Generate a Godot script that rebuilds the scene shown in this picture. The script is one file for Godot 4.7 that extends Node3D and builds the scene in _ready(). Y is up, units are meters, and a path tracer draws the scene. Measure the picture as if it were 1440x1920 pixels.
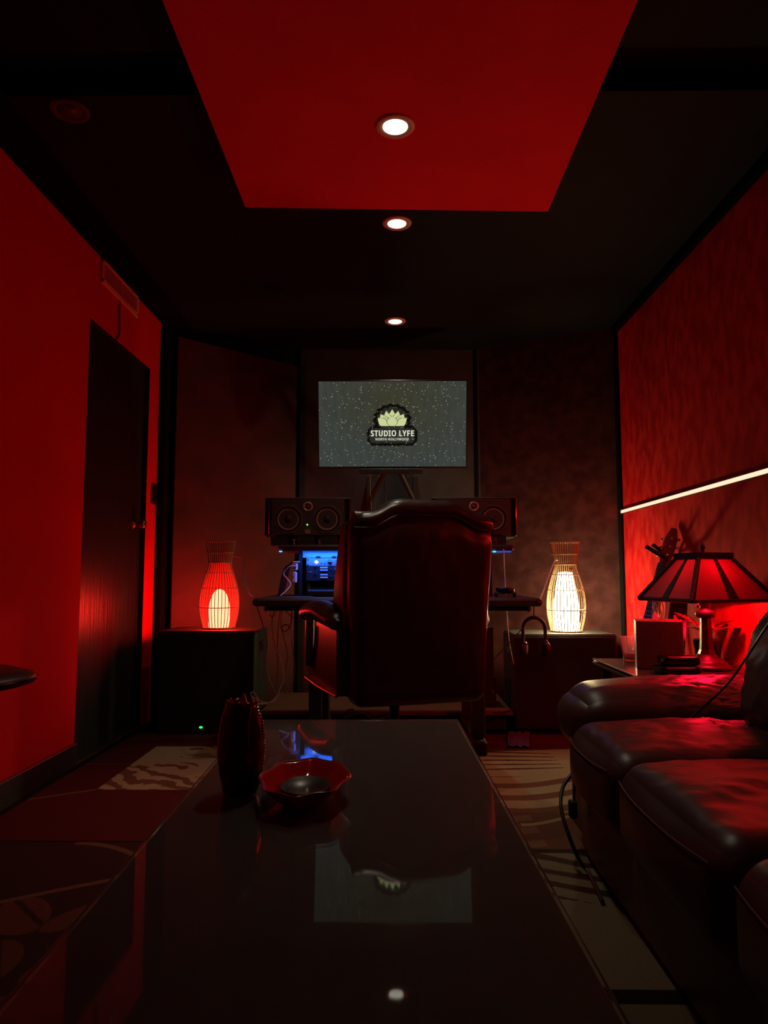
extends Node3D
# A small dark recording studio lit by red lamps, seen from the sofa end.

const XL := -1.45
const XR := 1.42
const CEIL := 2.44
const EYE := Vector3(0, 0.86, 0)
const FOCAL := 1331.0

var names := {}
var M := {}
var leather_bump: ImageTexture
var cam_basis: Basis


# ------------------------------------------------------------------ pixels to points
func ray(px: float, py: float) -> Vector3:
	return cam_basis * Vector3((px - 720.0) / FOCAL, (960.0 - py) / FOCAL, -1.0)

func on_z(px: float, py: float, depth: float) -> Vector3:
	var r := ray(px, py)
	return EYE + r * (-depth - EYE.z) / r.z

func on_y(px: float, py: float, height: float) -> Vector3:
	var r := ray(px, py)
	return EYE + r * (height - EYE.y) / r.y


# ------------------------------------------------------------------ node helpers
func numbered(called: String) -> String:
	if not names.has(called):
		names[called] = 0
		return called
	names[called] += 1
	return "%s_%03d" % [called, names[called]]

func thing(called: String, label: String, category: String, at := Vector3.ZERO, turn := 0.0, group := "") -> Node3D:
	var o := Node3D.new()
	o.name = numbered(called)
	add_child(o)
	o.position = at
	o.rotation.y = turn
	o.set_meta("label", label)
	o.set_meta("category", category)
	if group:
		o.set_meta("group", group)
	return o

func part(called: String, mesh: Mesh, mat: Material, parent: Node, at := Vector3.ZERO) -> MeshInstance3D:
	var o := MeshInstance3D.new()
	o.name = called
	o.mesh = mesh
	o.material_override = null
	for i in mesh.get_surface_count():
		o.set_surface_override_material(i, mat)
	parent.add_child(o, true)
	o.position = at
	return o

func struct(called: String, mesh: Mesh, mat: Material) -> MeshInstance3D:
	var o := part(numbered(called), mesh, mat, self)
	o.set_meta("kind", "structure")
	return o

func tell(o: Node, label: String) -> void:
	o.set_meta("label", label)


# ------------------------------------------------------------------ mesh building
class MB:
	var st := SurfaceTool.new()
	func _init() -> void:
		st.begin(Mesh.PRIMITIVE_TRIANGLES)
		st.set_smooth_group(-1)
	func smooth(on := true) -> void:
		st.set_smooth_group(1 if on else -1)
	func tri(a: Vector3, b: Vector3, c: Vector3) -> void:
		st.add_vertex(a); st.add_vertex(c); st.add_vertex(b)
	func quad(a: Vector3, b: Vector3, c: Vector3, d: Vector3) -> void:
		tri(a, b, c); tri(a, c, d)
	func poly(p: Array, inside: Vector3) -> void:
		var n: Vector3 = (p[1] - p[0]).cross(p[2] - p[0])
		var mid := Vector3.ZERO
		for q in p: mid += q
		mid /= p.size()
		if n.dot(mid - inside) < 0:
			p = p.duplicate(); p.reverse()
		for i in range(1, p.size() - 1):
			tri(p[0], p[i], p[i + 1])
	func box(at: Vector3, size: Vector3, bevel := 0.0, xf := Transform3D.IDENTITY) -> MB:
		var h := size / 2
		var b := minf(bevel, minf(h.x, minf(h.y, h.z)) * 0.9)
		var o := xf * at
		var v := func(s: Vector3, axis: int) -> Vector3:
			var p := Vector3(s.x * (h.x - b), s.y * (h.y - b), s.z * (h.z - b))
			p[axis] = s[axis] * h[axis]
			return xf * (at + p)
		for axis in 3:
			var u := (axis + 1) % 3
			var w := (axis + 2) % 3
			for s in [-1.0, 1.0]:
				var q := []
				for k in [[-1.0, -1.0], [1.0, -1.0], [1.0, 1.0], [-1.0, 1.0]]:
					var c := Vector3.ZERO
					c[axis] = s; c[u] = k[0]; c[w] = k[1]
					q.append(v.call(c, axis))
				poly(q, o)
		if b > 0:
			for axis in 3:
				var u := (axis + 1) % 3
				var w := (axis + 2) % 3
				for a in [-1.0, 1.0]:
					for c in [-1.0, 1.0]:
						var e0 := Vector3.ZERO; e0[axis] = -1; e0[u] = a; e0[w] = c
						var e1 := e0; e1[axis] = 1
						poly([v.call(e0, u), v.call(e0, w), v.call(e1, w), v.call(e1, u)], o)
			for a in [-1.0, 1.0]:
				for c in [-1.0, 1.0]:
					for e in [-1.0, 1.0]:
						var s := Vector3(a, c, e)
						poly([v.call(s, 0), v.call(s, 1), v.call(s, 2)], o)
		return self
	func lathe(profile: Array, segs := 32, xf := Transform3D.IDENTITY, wob = null, flat := false) -> MB:
		if not flat: smooth(true)
		var rings := []
		for p in profile:
			var ring := []
			for k in segs:
				var t: float = TAU * k / segs
				var r: float = p.x
				if wob != null: r = wob.call(r, t, p.y)
				ring.append(xf * Vector3(r * cos(t), p.y, -r * sin(t)))
			rings.append(ring)
		for i in range(profile.size() - 1):
			for k in segs:
				var k2 := (k + 1) % segs
				var a: Vector3 = rings[i][k]; var b: Vector3 = rings[i][k2]
				var c: Vector3 = rings[i + 1][k2]; var d: Vector3 = rings[i + 1][k]
				if not a.is_equal_approx(b): tri(a, b, c)
				if not c.is_equal_approx(d): tri(a, c, d)
		smooth(false)
		return self
	func tube(pts: Array, r: float, sides := 6, r_end := -1.0, closed := false) -> MB:
		smooth(true)
		var n := pts.size()
		var nrm := Vector3.ZERO
		var rings := []
		for i in n:
			var prev: Vector3 = pts[(i - 1 + n) % n] if closed or i > 0 else pts[0]
			var next: Vector3 = pts[(i + 1) % n] if closed or i < n - 1 else pts[n - 1]
			var t := (next - prev).normalized()
			if nrm == Vector3.ZERO:
				nrm = t.cross(Vector3.UP if absf(t.y) < 0.9 else Vector3.RIGHT).normalized()
			nrm = (nrm - t * nrm.dot(t)).normalized()
			var bi := t.cross(nrm)
			var rr := r if r_end < 0 else lerpf(r, r_end, float(i) / (n - 1))
			var ring := []
			for k in sides:
				var a := TAU * k / sides
				ring.append(pts[i] + (nrm * cos(a) + bi * sin(a)) * rr)
			rings.append(ring)
		for i in (n if closed else n - 1):
			for k in sides:
				var j := (i + 1) % n
				quad(rings[i][k], rings[i][(k + 1) % sides], rings[j][(k + 1) % sides], rings[j][k])
		if not closed:
			smooth(false)
			for k in range(1, sides - 1):
				tri(rings[0][0], rings[0][k + 1], rings[0][k])
				tri(rings[n - 1][0], rings[n - 1][k], rings[n - 1][k + 1])
		smooth(false)
		return self
	func prism(outline: PackedVector2Array, depth: float, xf := Transform3D.IDENTITY, chamfer := 0.0) -> MB:
		# outline in local xy, extruded from z = 0 to z = depth
		var o := outline
		if Geometry2D.is_polygon_clockwise(o):
			o = o.duplicate(); o.reverse()
		var inner := o
		if chamfer > 0:
			var g := Geometry2D.offset_polygon(o, -chamfer, Geometry2D.JOIN_MITER)
			if g.size() == 1 and g[0].size() == o.size():
				# keep the pairing by nearest corner
				inner = PackedVector2Array()
				for p in o:
					var best: Vector2 = g[0][0]
					for q in g[0]:
						if q.distance_squared_to(p) < best.distance_squared_to(p): best = q
					inner.append(best)
			else:
				chamfer = 0.0
		var ix := Geometry2D.triangulate_polygon(inner)
		for i in range(0, ix.size(), 3):
			var a := inner[ix[i]]; var b := inner[ix[i + 1]]; var c := inner[ix[i + 2]]
			if (b - a).cross(c - a) < 0:
				var s := b; b = c; c = s
			tri(xf * Vector3(a.x, a.y, depth), xf * Vector3(b.x, b.y, depth), xf * Vector3(c.x, c.y, depth))
			tri(xf * Vector3(a.x, a.y, 0), xf * Vector3(c.x, c.y, 0), xf * Vector3(b.x, b.y, 0))
		for i in o.size():
			var j := (i + 1) % o.size()
			quad(xf * Vector3(o[i].x, o[i].y, 0), xf * Vector3(o[j].x, o[j].y, 0), xf * Vector3(o[j].x, o[j].y, depth - chamfer), xf * Vector3(o[i].x, o[i].y, depth - chamfer))
			if chamfer > 0:
				quad(xf * Vector3(o[i].x, o[i].y, depth - chamfer), xf * Vector3(o[j].x, o[j].y, depth - chamfer), xf * Vector3(inner[j].x, inner[j].y, depth), xf * Vector3(inner[i].x, inner[i].y, depth))
		return self
	func pillow(size: Vector3, r: float, bulge: Vector3, n := 16, bend = null, xf := Transform3D.IDENTITY) -> MB:
		# a rounded box whose faces swell; bend moves each point
		smooth(true)
		var h := size / 2
		for axis in 3:
			var u := (axis + 1) % 3
			var w := (axis + 2) % 3
			for s in [-1.0, 1.0]:
				var g := []
				for i in n + 1:
					var row := []
					for j in n + 1:
						var a := sin((float(i) / n - 0.5) * PI) * 0.75 + (float(i) / n * 2 - 1) * 0.25
						var b := sin((float(j) / n - 0.5) * PI) * 0.75 + (float(j) / n * 2 - 1) * 0.25
						var c := Vector3.ZERO
						c[axis] = s; c[u] = a; c[w] = b
						var p := c * h
						var q := p.clamp(-h + Vector3.ONE * r, h - Vector3.ONE * r)
						p = q + (p - q).normalized() * r
						var e := Vector3(pow(1 - c.x * c.x, 2.0), pow(1 - c.y * c.y, 2.0), pow(1 - c.z * c.z, 2.0))
						var f := Vector3(e.y * e.z, e.x * e.z, e.x * e.y)
						p += c * f * bulge
						if bend != null: p = bend.call(p, c)
						row.append(xf * p)
					g.append(row)
				for i in n:
					for j in n:
						if s > 0: quad(g[i][j], g[i + 1][j], g[i + 1][j + 1], g[i][j + 1])
						else: quad(g[i][j], g[i][j + 1], g[i + 1][j + 1], g[i + 1][j])
		smooth(false)
		return self
	func ball(at: Vector3, r: Vector3, segs := 10, rings := 6) -> MB:
		var prof := []
		for i in rings + 1:
			var a := PI * i / rings - PI / 2
			prof.append(Vector2(cos(a), sin(a)))
		lathe(prof, segs, Transform3D(Basis.from_scale(r), at))
		return self
	func done() -> ArrayMesh:
		st.generate_normals()
		st.index()
		return st.commit()

func box_mesh(size: Vector3, bevel := 0.0) -> ArrayMesh:
	return MB.new().box(Vector3.ZERO, size, bevel).done()

func span(a: Vector3, b: Vector3, bevel := 0.0) -> ArrayMesh:
	return MB.new().box((a + b) / 2, (b - a).abs(), bevel).done()

func curve(pts: Array, per := 8) -> Array:
	var out := []
	var n := pts.size()
	for i in n - 1:
		var p0: Vector3 = pts[maxi(i - 1, 0)]
		var p3: Vector3 = pts[mini(i + 2, n - 1)]
		for k in per:
			out.append((pts[i] as Vector3).cubic_interpolate(pts[i + 1], p0, p3, float(k) / per))
	out.append(pts[n - 1])
	return out

func frame_between(a: Vector3, b: Vector3, face: Vector3) -> Transform3D:
	# y runs from a to b, z looks along face
	var y := (b - a).normalized()
	var z := (face - y * face.dot(y)).normalized()
	return Transform3D(Basis(y.cross(z), y, z), a)


# ------------------------------------------------------------------ materials
func noise_image(size: int, seed_: int, freq: float, kind := FastNoiseLite.TYPE_SIMPLEX_SMOOTH, octaves := 4, warp := 0.0) -> Image:
	var n := FastNoiseLite.new()
	n.seed = seed_
	n.noise_type = kind
	n.frequency = freq
	n.fractal_octaves = octaves
	if warp > 0:
		n.domain_warp_enabled = true
		n.domain_warp_amplitude = warp
		n.domain_warp_frequency = freq * 0.7
	return n.get_seamless_image(size, size)

func ramp_texture(im: Image, dark: Color, light: Color, contrast := 1.0) -> ImageTexture:
	var w := im.get_width()
	var h := im.get_height()
	var out := Image.create(w, h, false, Image.FORMAT_RGB8)
	for y in h:
		for x in w:
			var t := clampf((im.get_pixel(x, y).r - 0.5) * contrast + 0.5, 0, 1)
			out.set_pixel(x, y, dark.lerp(light, t))
	return ImageTexture.create_from_image(out)

func lin(r: float, g: float, b: float) -> Color:
	return Color(r, g, b).linear_to_srgb()

func plain(c: Color, rough := 0.6, metal := 0.0, spec := 0.5) -> StandardMaterial3D:
	var m := StandardMaterial3D.new()
	m.albedo_color = c
	m.roughness = rough
	m.metallic = metal
	m.metallic_specular = spec
	return m

func glow(c: Color, energy: float, base := Color(0.1, 0.1, 0.1)) -> StandardMaterial3D:
	var m := plain(base, 0.5)
	m.emission_enabled = true
	m.emission = c
	m.emission_energy_multiplier = energy
	return m

func textured(tex: Texture2D, scale: Vector3, rough := 0.7, spec := 0.5) -> StandardMaterial3D:
	var m := plain(Color.WHITE, rough, 0.0, spec)
	m.albedo_texture = tex
	m.uv1_triplanar = true
	m.uv1_world_triplanar = true
	m.uv1_scale = scale
	return m

func bumped(m: StandardMaterial3D, tex: Texture2D, cm: float, scale := Vector3.ZERO) -> StandardMaterial3D:
	m.heightmap_enabled = true
	m.heightmap_texture = tex
	m.heightmap_scale = cm
	if scale != Vector3.ZERO:
		m.uv1_triplanar = true
		m.uv1_world_triplanar = true
		m.uv1_scale = scale
	return m

func make_materials() -> void:
	var suede := noise_image(512, 11, 0.012, FastNoiseLite.TYPE_SIMPLEX_SMOOTH, 5, 40.0)
	var suede2 := noise_image(256, 5, 0.02, FastNoiseLite.TYPE_SIMPLEX_SMOOTH, 4, 20.0)
	leather_bump = ImageTexture.create_from_image(noise_image(512, 21, 0.05, FastNoiseLite.TYPE_CELLULAR, 3))
	var crease := ImageTexture.create_from_image(noise_image(512, 31, 0.008, FastNoiseLite.TYPE_SIMPLEX_SMOOTH, 4, 60.0))
	M.red_wall = textured(ramp_texture(suede, lin(0.46, 0.008, 0.010), lin(0.66, 0.024, 0.024), 2.2), Vector3(1.6, 0.9, 1.6), 0.75, 0.15)
	M.red_left = textured(ramp_texture(suede2, lin(0.55, 0.005, 0.010), lin(0.60, 0.007, 0.012), 1.0), Vector3(0.4, 0.25, 0.4), 0.75, 0.15)
	M.red_ceiling = textured(ramp_texture(suede, lin(0.56, 0.008, 0.026), lin(0.62, 0.012, 0.03), 1.4), Vector3(0.4, 0.4, 0.4), 0.75, 0.15)
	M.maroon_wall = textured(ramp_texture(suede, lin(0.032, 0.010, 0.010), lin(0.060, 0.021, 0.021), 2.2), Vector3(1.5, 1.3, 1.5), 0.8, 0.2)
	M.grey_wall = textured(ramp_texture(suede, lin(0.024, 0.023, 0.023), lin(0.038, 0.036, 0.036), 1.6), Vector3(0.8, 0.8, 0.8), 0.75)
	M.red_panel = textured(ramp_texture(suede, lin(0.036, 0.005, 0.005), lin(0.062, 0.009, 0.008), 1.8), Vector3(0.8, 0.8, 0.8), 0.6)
	M.black_paint = textured(ramp_texture(suede2, lin(0.0035, 0.0032, 0.003), lin(0.006, 0.0055, 0.005)), Vector3(0.5, 0.5, 0.5), 0.8, 0.3)
	M.door = bumped(textured(ramp_texture(suede2, lin(0.010, 0.009, 0.008), lin(0.018, 0.016, 0.015)), Vector3(6, 0.5, 6), 0.38), ImageTexture.create_from_image(suede2), 0.15)
	M.black = plain(lin(0.010, 0.010, 0.010), 0.55)
	M.black_matte = plain(lin(0.006, 0.006, 0.006), 0.9, 0.0, 0.15)
	M.black_gloss = plain(lin(0.006, 0.006, 0.006), 0.15)
	M.cabinet_black = bumped(plain(lin(0.010, 0.010, 0.0095), 0.6), leather_bump, 0.05, Vector3(9, 9, 9))
	M.grille = plain(lin(0.009, 0.009, 0.009), 0.75)
	M.rubber = plain(lin(0.008, 0.008, 0.008), 0.8)
	M.chrome = plain(lin(0.65, 0.63, 0.6), 0.18, 1.0)
	M.steel = plain(lin(0.22, 0.21, 0.2), 0.35, 1.0)
	M.brass = plain(lin(0.30, 0.2, 0.1), 0.35, 1.0)
	M.box_wood = textured(ramp_texture(suede2, lin(0.13, 0.034, 0.026), lin(0.19, 0.05, 0.036)), Vector3(8, 1, 8), 0.5)
	M.wood_dark = textured(ramp_texture(suede2, lin(0.03, 0.010, 0.007), lin(0.055, 0.018, 0.011)), Vector3(1, 1, 8), 0.4)
	M.wood_brown = textured(ramp_texture(suede2, lin(0.10, 0.045, 0.022), lin(0.17, 0.08, 0.04)), Vector3(1, 1, 8), 0.5)
	M.table_wood = textured(ramp_texture(suede2, lin(0.006, 0.004, 0.0035), lin(0.010, 0.006, 0.005)), Vector3(5, 1, 0.8), 0.6, 0.25)
	M.leather_black = bumped(plain(lin(0.05, 0.018, 0.016), 0.40, 0.0, 0.5), leather_bump, 0.02, Vector3(3.5, 3.5, 3.5))
	M.leather_red = bumped(plain(lin(0.028, 0.006, 0.005), 0.34, 0.0, 0.5), leather_bump, 0.02, Vector3(3.5, 3.5, 3.5))
	M.stitch = plain(lin(0.05, 0.045, 0.04), 0.7)
	M.rattan = plain(lin(0.24, 0.14, 0.065), 0.6)
	M.cable_brown = plain(lin(0.11, 0.06, 0.03), 0.65)
	M.white_plastic = plain(lin(0.62, 0.6, 0.58), 0.4)
	M.cream = plain(lin(0.62, 0.55, 0.38), 0.4)
	M.vent = plain(lin(0.72, 0.60, 0.48), 0.6)
	M.trim_ring = plain(lin(0.55, 0.32, 0.24), 0.5)
	M.glass = plain(Color(0.97, 1.0, 0.98, 0.03), 0.02, 0.0, 0.3)
	M.glass.transparency = BaseMaterial3D.TRANSPARENCY_ALPHA
	M.glass.refraction_enabled = true
	M.glass.refraction_scale = 0.024
	M.cup = plain(Color(0.95, 0.95, 0.9, 0.16), 0.12)
	M.cup.transparency = BaseMaterial3D.TRANSPARENCY_ALPHA
	M.glaze_red = plain(lin(0.06, 0.004, 0.004), 0.12)
	M.glaze_bright = plain(lin(0.36, 0.010, 0.012), 0.1)
	M.purple = plain(lin(0.09, 0.03, 0.13), 0.8)
	M.orange = plain(lin(0.50, 0.09, 0.02), 0.6)
	M.leaf = plain(lin(0.30, 0.02, 0.03), 0.3)  # red lamplight falling on the leaves is put into their colour
	M.leaf_green = plain(lin(0.03, 0.05, 0.02), 0.5)
	M.cable_black = plain(lin(0.010, 0.010, 0.010), 0.45)
	M.cable_white = plain(lin(0.55, 0.50, 0.46), 0.5)
	M.cable_grey = plain(lin(0.20, 0.17, 0.15), 0.5)


# ------------------------------------------------------------------ the scene
func _ready() -> void:
	var cam := Camera3D.new()
	cam.name = "camera"
	cam.position = EYE
	cam.rotation_degrees = Vector3(5.1517, 0.7288, 0)
	cam.fov = rad_to_deg(2.0 * atan(960.0 / FOCAL))
	cam.near = 0.05
	add_child(cam)
	cam.current = true
	cam_basis = Basis.from_euler(cam.rotation)

	var env := Environment.new()
	env.background_mode = Environment.BG_COLOR
	env.background_color = Color.BLACK
	env.tonemap_mode = Environment.TONE_MAPPER_LINEAR
	env.tonemap_exposure = 1.0
	env.sdfgi_enabled = true
	env.ssao_enabled = true
	env.ssil_enabled = true
	var we := WorldEnvironment.new()
	we.name = "environment"
	we.environment = env
	add_child(we)

	# the red light bar along the right wall is the main light of the room
	var strip := AreaLight3D.new()
	strip.name = "red_bar_glow"
	strip.area_size = Vector2(2.55, 0.014)
	strip.light_color = Color(1.0, 0.05, 0.06)
	strip.light_energy = 0.95
	strip.shadow_enabled = true
	strip.position = Vector3(XR - 0.019, 1.254, -3.120)
	strip.rotation.y = PI / 2
	add_child(strip)

	make_materials()
	build_room()
	build_ceiling_lights()
	build_light_bar()
	build_rug()
	build_sofa()
	build_coffee_table()
	build_desk()
	build_chair()
	build_screen()
	build_subs()
	build_end_table()
	build_small()


func lamp_omni(called: String, at: Vector3, color: Color, energy: float, size: float, parent: Node) -> OmniLight3D:
	var l := OmniLight3D.new()
	l.name = called
	l.light_color = color
	l.light_energy = energy
	l.light_size = size
	l.omni_range = 9.0
	l.omni_attenuation = 2.0
	l.shadow_enabled = true
	parent.add_child(l, true)
	l.position = at
	return l


func build_room() -> void:
	struct("floor", span(Vector3(-1.6, -0.1, -5.1), Vector3(1.6, 0, 1.7)), M.black_paint)
	var c := MB.new()
	c.box(Vector3(0, 2.55, -3.65), Vector3(3.2, 0.22, 2.9))
	c.box(Vector3(0, 2.60, -0.25), Vector3(3.2, 0.16, 3.9))
	struct("ceiling", c.done(), M.black_paint)
	# left wall with its doorway between z = -3.29 and -4.13
	var w := MB.new()
	w.box(Vector3(XL - 0.06, 1.24, -0.795), Vector3(0.12, 2.48, 4.99))
	w.box(Vector3(XL - 0.06, 1.24, -4.60), Vector3(0.12, 2.48, 0.94))
	w.box(Vector3(XL - 0.06, 2.285, -3.71), Vector3(0.12, 0.39, 0.84))
	struct("wall_left", w.done(), M.red_left)
	struct("wall_right", span(Vector3(XR, 0, -5.0), Vector3(XR + 0.12, 2.48, 1.7)), M.red_wall)
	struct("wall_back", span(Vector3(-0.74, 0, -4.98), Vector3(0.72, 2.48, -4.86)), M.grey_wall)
	struct("wall_rear", span(Vector3(-1.57, 0, 1.58), Vector3(1.54, 2.6, 1.7)), M.black_paint)
	# the two corners are cut off by slanting walls
	var sl := func(a: Vector2, b: Vector2) -> ArrayMesh:
		var d := (b - a).normalized()
		var n := Vector2(d.y, -d.x) * 0.1
		if n.y > 0: n = -n
		var o := PackedVector2Array([a, b, b + n, a + n])
		return MB.new().prism(o, 2.48, Transform3D(Basis(Vector3.RIGHT, Vector3.BACK, Vector3.UP), Vector3.ZERO)).done()
	struct("wall_back_left", sl.call(Vector2(XL - 0.02, -4.40), Vector2(-0.66, -4.875)), M.black_paint)
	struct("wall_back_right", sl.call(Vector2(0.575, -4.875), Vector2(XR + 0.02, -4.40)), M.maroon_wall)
	# black strips: ceiling edge left and right, corner posts, wall joints
	struct("trim_1", span(Vector3(XL, 2.436, -4.45), Vector3(XL + 0.17, 2.445, 1.58), 0.002), M.black_matte)
	struct("trim_2", span(Vector3(XR - 0.03, 2.39, -4.42), Vector3(XR, 2.445, 1.58), 0.004), M.black_matte)
	struct("trim_3", span(Vector3(XL, 0, -4.47), Vector3(XL + 0.05, 2.41, -4.30), 0.006), M.black_matte)
	struct("trim_4", span(Vector3(XR - 0.02, 0, -4.45), Vector3(XR, 2.40, -4.375), 0.004), M.black_matte)
	struct("trim_5", span(Vector3(-0.668, 0, -4.866), Vector3(-0.645, 2.44, -4.846), 0.003), M.black_matte)
	struct("trim_6", span(Vector3(0.566, 0, -4.868), Vector3(0.588, 2.44, -4.846), 0.003), M.black_matte)
	struct("baseboard_left", span(Vector3(XL, 0, -3.29), Vector3(XL + 0.016, 0.105, 1.58), 0.004), M.black)
	struct("baseboard_right", span(Vector3(XR - 0.016, 0, -4.38), Vector3(XR, 0.105, 1.58), 0.004), M.black)
	# the black door, its casing and knob
	var door := struct("door_1", span(Vector3(XL - 0.075, 0.006, -4.127), Vector3(XL - 0.028, 2.085, -3.293), 0.004), M.door)
	var casing := MB.new()
	casing.box(Vector3(XL - 0.05, 1.045, -3.2905), Vector3(0.1, 2.09, 0.005))
	casing.box(Vector3(XL - 0.05, 1.045, -4.1285), Vector3(0.1, 2.09, 0.004))
	casing.box(Vector3(XL - 0.05, 2.089, -3.71), Vector3(0.1, 0.006, 0.84))
	part("door_casing", casing.done(), M.black, door)
	var kx := Transform3D(Basis(Vector3.BACK, -PI / 2), Vector3(XL - 0.03, 1.155, -4.02))
	var knob := part("door_knob", MB.new().lathe([Vector2(0.001, 0.0), Vector2(0.03, 0.0), Vector2(0.03, 0.006), Vector2(0.012, 0.012), Vector2(0.011, 0.032), Vector2(0.024, 0.042), Vector2(0.027, 0.056), Vector2(0.022, 0.068), Vector2(0.001, 0.072)], 24, kx).done(), M.chrome, door)
	tell(knob, "round chrome door knob")
	struct("trim_7", span(Vector3(XL - 0.1, 0, -4.13), Vector3(XL + 0.01, 0.012, -3.29), 0.003), M.brass)
	# air vent high on the left wall
	var v := thing("air_vent", "tan metal louvred air vent high above the black door", "air vent", Vector3(XL, 2.374, -3.635))
	var fr := MB.new()
	fr.box(Vector3(0.006, 0.052, 0), Vector3(0.012, 0.018, 0.5), 0.003)
	fr.box(Vector3(0.006, -0.05, 0), Vector3(0.012, 0.026, 0.5), 0.003)
	fr.box(Vector3(0.006, 0, -0.241), Vector3(0.012, 0.122, 0.018), 0.003)
	fr.box(Vector3(0.006, 0, 0.241), Vector3(0.012, 0.122, 0.018), 0.003)
	fr.box(Vector3(0.006, 0.003, 0), Vector3(0.011, 0.09, 0.008), 0.002)
	part("frame", fr.done(), M.vent, v)
	part("duct_backing", span(Vector3(0.0005, -0.055, -0.24), Vector3(0.0015, 0.055, 0.24)), M.black, v)
	var fin := box_mesh(Vector3(0.010, 0.086, 0.0035))
	for k in 34:
		if k == 16 or k == 17: continue
		var f := part("fin", fin, M.vent, v, Vector3(0.0065, 0.003, -0.226 + k * 0.0137))
		f.rotation.y = 0.45
	var cord := thing("vent_cord", "thin black cord hanging from the tan vent to the door head", "cord")
	part("cord", MB.new().tube(curve([Vector3(XL + 0.004, 2.33, -3.63), Vector3(XL + 0.005, 2.25, -3.625), Vector3(XL + 0.005, 2.14, -3.635), Vector3(XL + 0.004, 2.095, -3.60)], 6), 0.004, 5).done(), M.cable_black, cord)
	var sw := thing("light_switch", "black rectangular switch plate on red wall beside the door", "light switch", Vector3(XL, 1.355, -4.245))
	part("plate", MB.new().box(Vector3(0.004, 0, 0), Vector3(0.008, 0.125, 0.085), 0.003).done(), M.black, sw)
	for y in [0.022, -0.022]:
		part("rocker", MB.new().box(Vector3(0.009, y, 0), Vector3(0.006, 0.036, 0.026), 0.002).done(), M.black_gloss, sw)
	# dark red covered panel standing in front of the left slanting wall
	var pan := thing("acoustic_panel", "tall dark red fabric acoustic panel across the left corner", "acoustic panel")
	var a := Vector3(-1.375, 0, -4.385)
	var b := Vector3(-0.672, 0, -4.79)
	var px := Transform3D(Basis((b - a).normalized(), Vector3.UP, (b - a).normalized().cross(Vector3.UP)), a)
	var wdt := a.distance_to(b)
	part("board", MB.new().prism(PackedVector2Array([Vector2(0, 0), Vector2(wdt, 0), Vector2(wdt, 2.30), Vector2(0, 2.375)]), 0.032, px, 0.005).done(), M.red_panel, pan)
	# red ceiling cloud with the first downlight in it
	var cloud := thing("ceiling_cloud", "large red painted rectangular panel hung below the black ceiling", "ceiling panel")
	part("panel", MB.new().prism(PackedVector2Array([Vector2(-0.597, 2.752), Vector2(0.637, 2.80), Vector2(0.64, -0.9), Vector2(-0.60, -0.9)]), 0.09, Transform3D(Basis(Vector3.RIGHT, Vector3.FORWARD, Vector3.UP), Vector3(0, 2.35, 0))).done(), M.red_ceiling, cloud)


func build_ceiling_lights() -> void:
	var spots := [
		[Vector3(0.009, 2.35, -2.235), "round white downlight shining in the red ceiling panel", 0.45],
		[Vector3(0.019, 2.44, -3.061), "round white downlight in black ceiling just beyond the red panel", 0.5],
		[Vector3(0.015, 2.44, -4.293), "round white downlight in black ceiling above the television", 0.55]]
	var ring := MB.new().lathe([Vector2(0.040, -0.001), Vector2(0.044, -0.006), Vector2(0.062, -0.006), Vector2(0.066, -0.002), Vector2(0.066, 0.0)], 40).done()
	var lens := MB.new().lathe([Vector2(0.0001, -0.0045), Vector2(0.0415, -0.0045), Vector2(0.0415, -0.001)], 40).done()
	var lit := glow(Color(1.0, 0.97, 0.90), 2.6)
	for s in spots:
		var t := thing("downlight", s[1], "ceiling light", s[0], 0.0, "downlights along the ceiling")
		part("trim_ring", ring, M.trim_ring, t)
		part("light_lens", lens, lit, t)
		var l := SpotLight3D.new()
		l.name = "downlight_beam"
		l.light_color = Color(1.0, 0.95, 0.85)
		l.light_energy = s[2]
		l.light_size = 0.04
		l.spot_range = 8.0
		l.spot_attenuation = 2.0
		l.spot_angle = 55.0
		l.spot_angle_attenuation = 1.0
		l.shadow_enabled = true
		l.rotation.x = -PI / 2
		t.add_child(l)
		l.position = Vector3(0, -0.012, 0)
	var off := thing("downlight", "unlit round downlight in the black ceiling near the left wall", "ceiling light", Vector3(-1.10, 2.44, -2.272))
	part("trim_ring", ring, plain(lin(0.05, 0.025, 0.018), 0.6), off)
	part("light_lens", lens, plain(lin(0.05, 0.03, 0.02), 0.4), off)


func build_light_bar() -> void:
	var t := thing("light_bar", "thin glowing red light bar running along the red wall", "light bar")
	var ch := MB.new()
	ch.box(Vector3(XR - 0.007, 1.265, -3.120), Vector3(0.014, 0.004, 2.55))
	ch.box(Vector3(XR - 0.007, 1.243, -3.120), Vector3(0.014, 0.004, 2.55))
	ch.box(Vector3(XR - 0.002, 1.254, -3.120), Vector3(0.004, 0.02, 2.55))
	part("channel", ch.done(), M.steel, t)
	var dif := part("light_diffuser", span(Vector3(XR - 0.016, 1.2455, -4.395), Vector3(XR - 0.006, 1.2625, -1.845)), glow(Color(1.0, 0.60, 0.50), 2.8), t)
	tell(dif, "glowing red diffuser")


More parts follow.
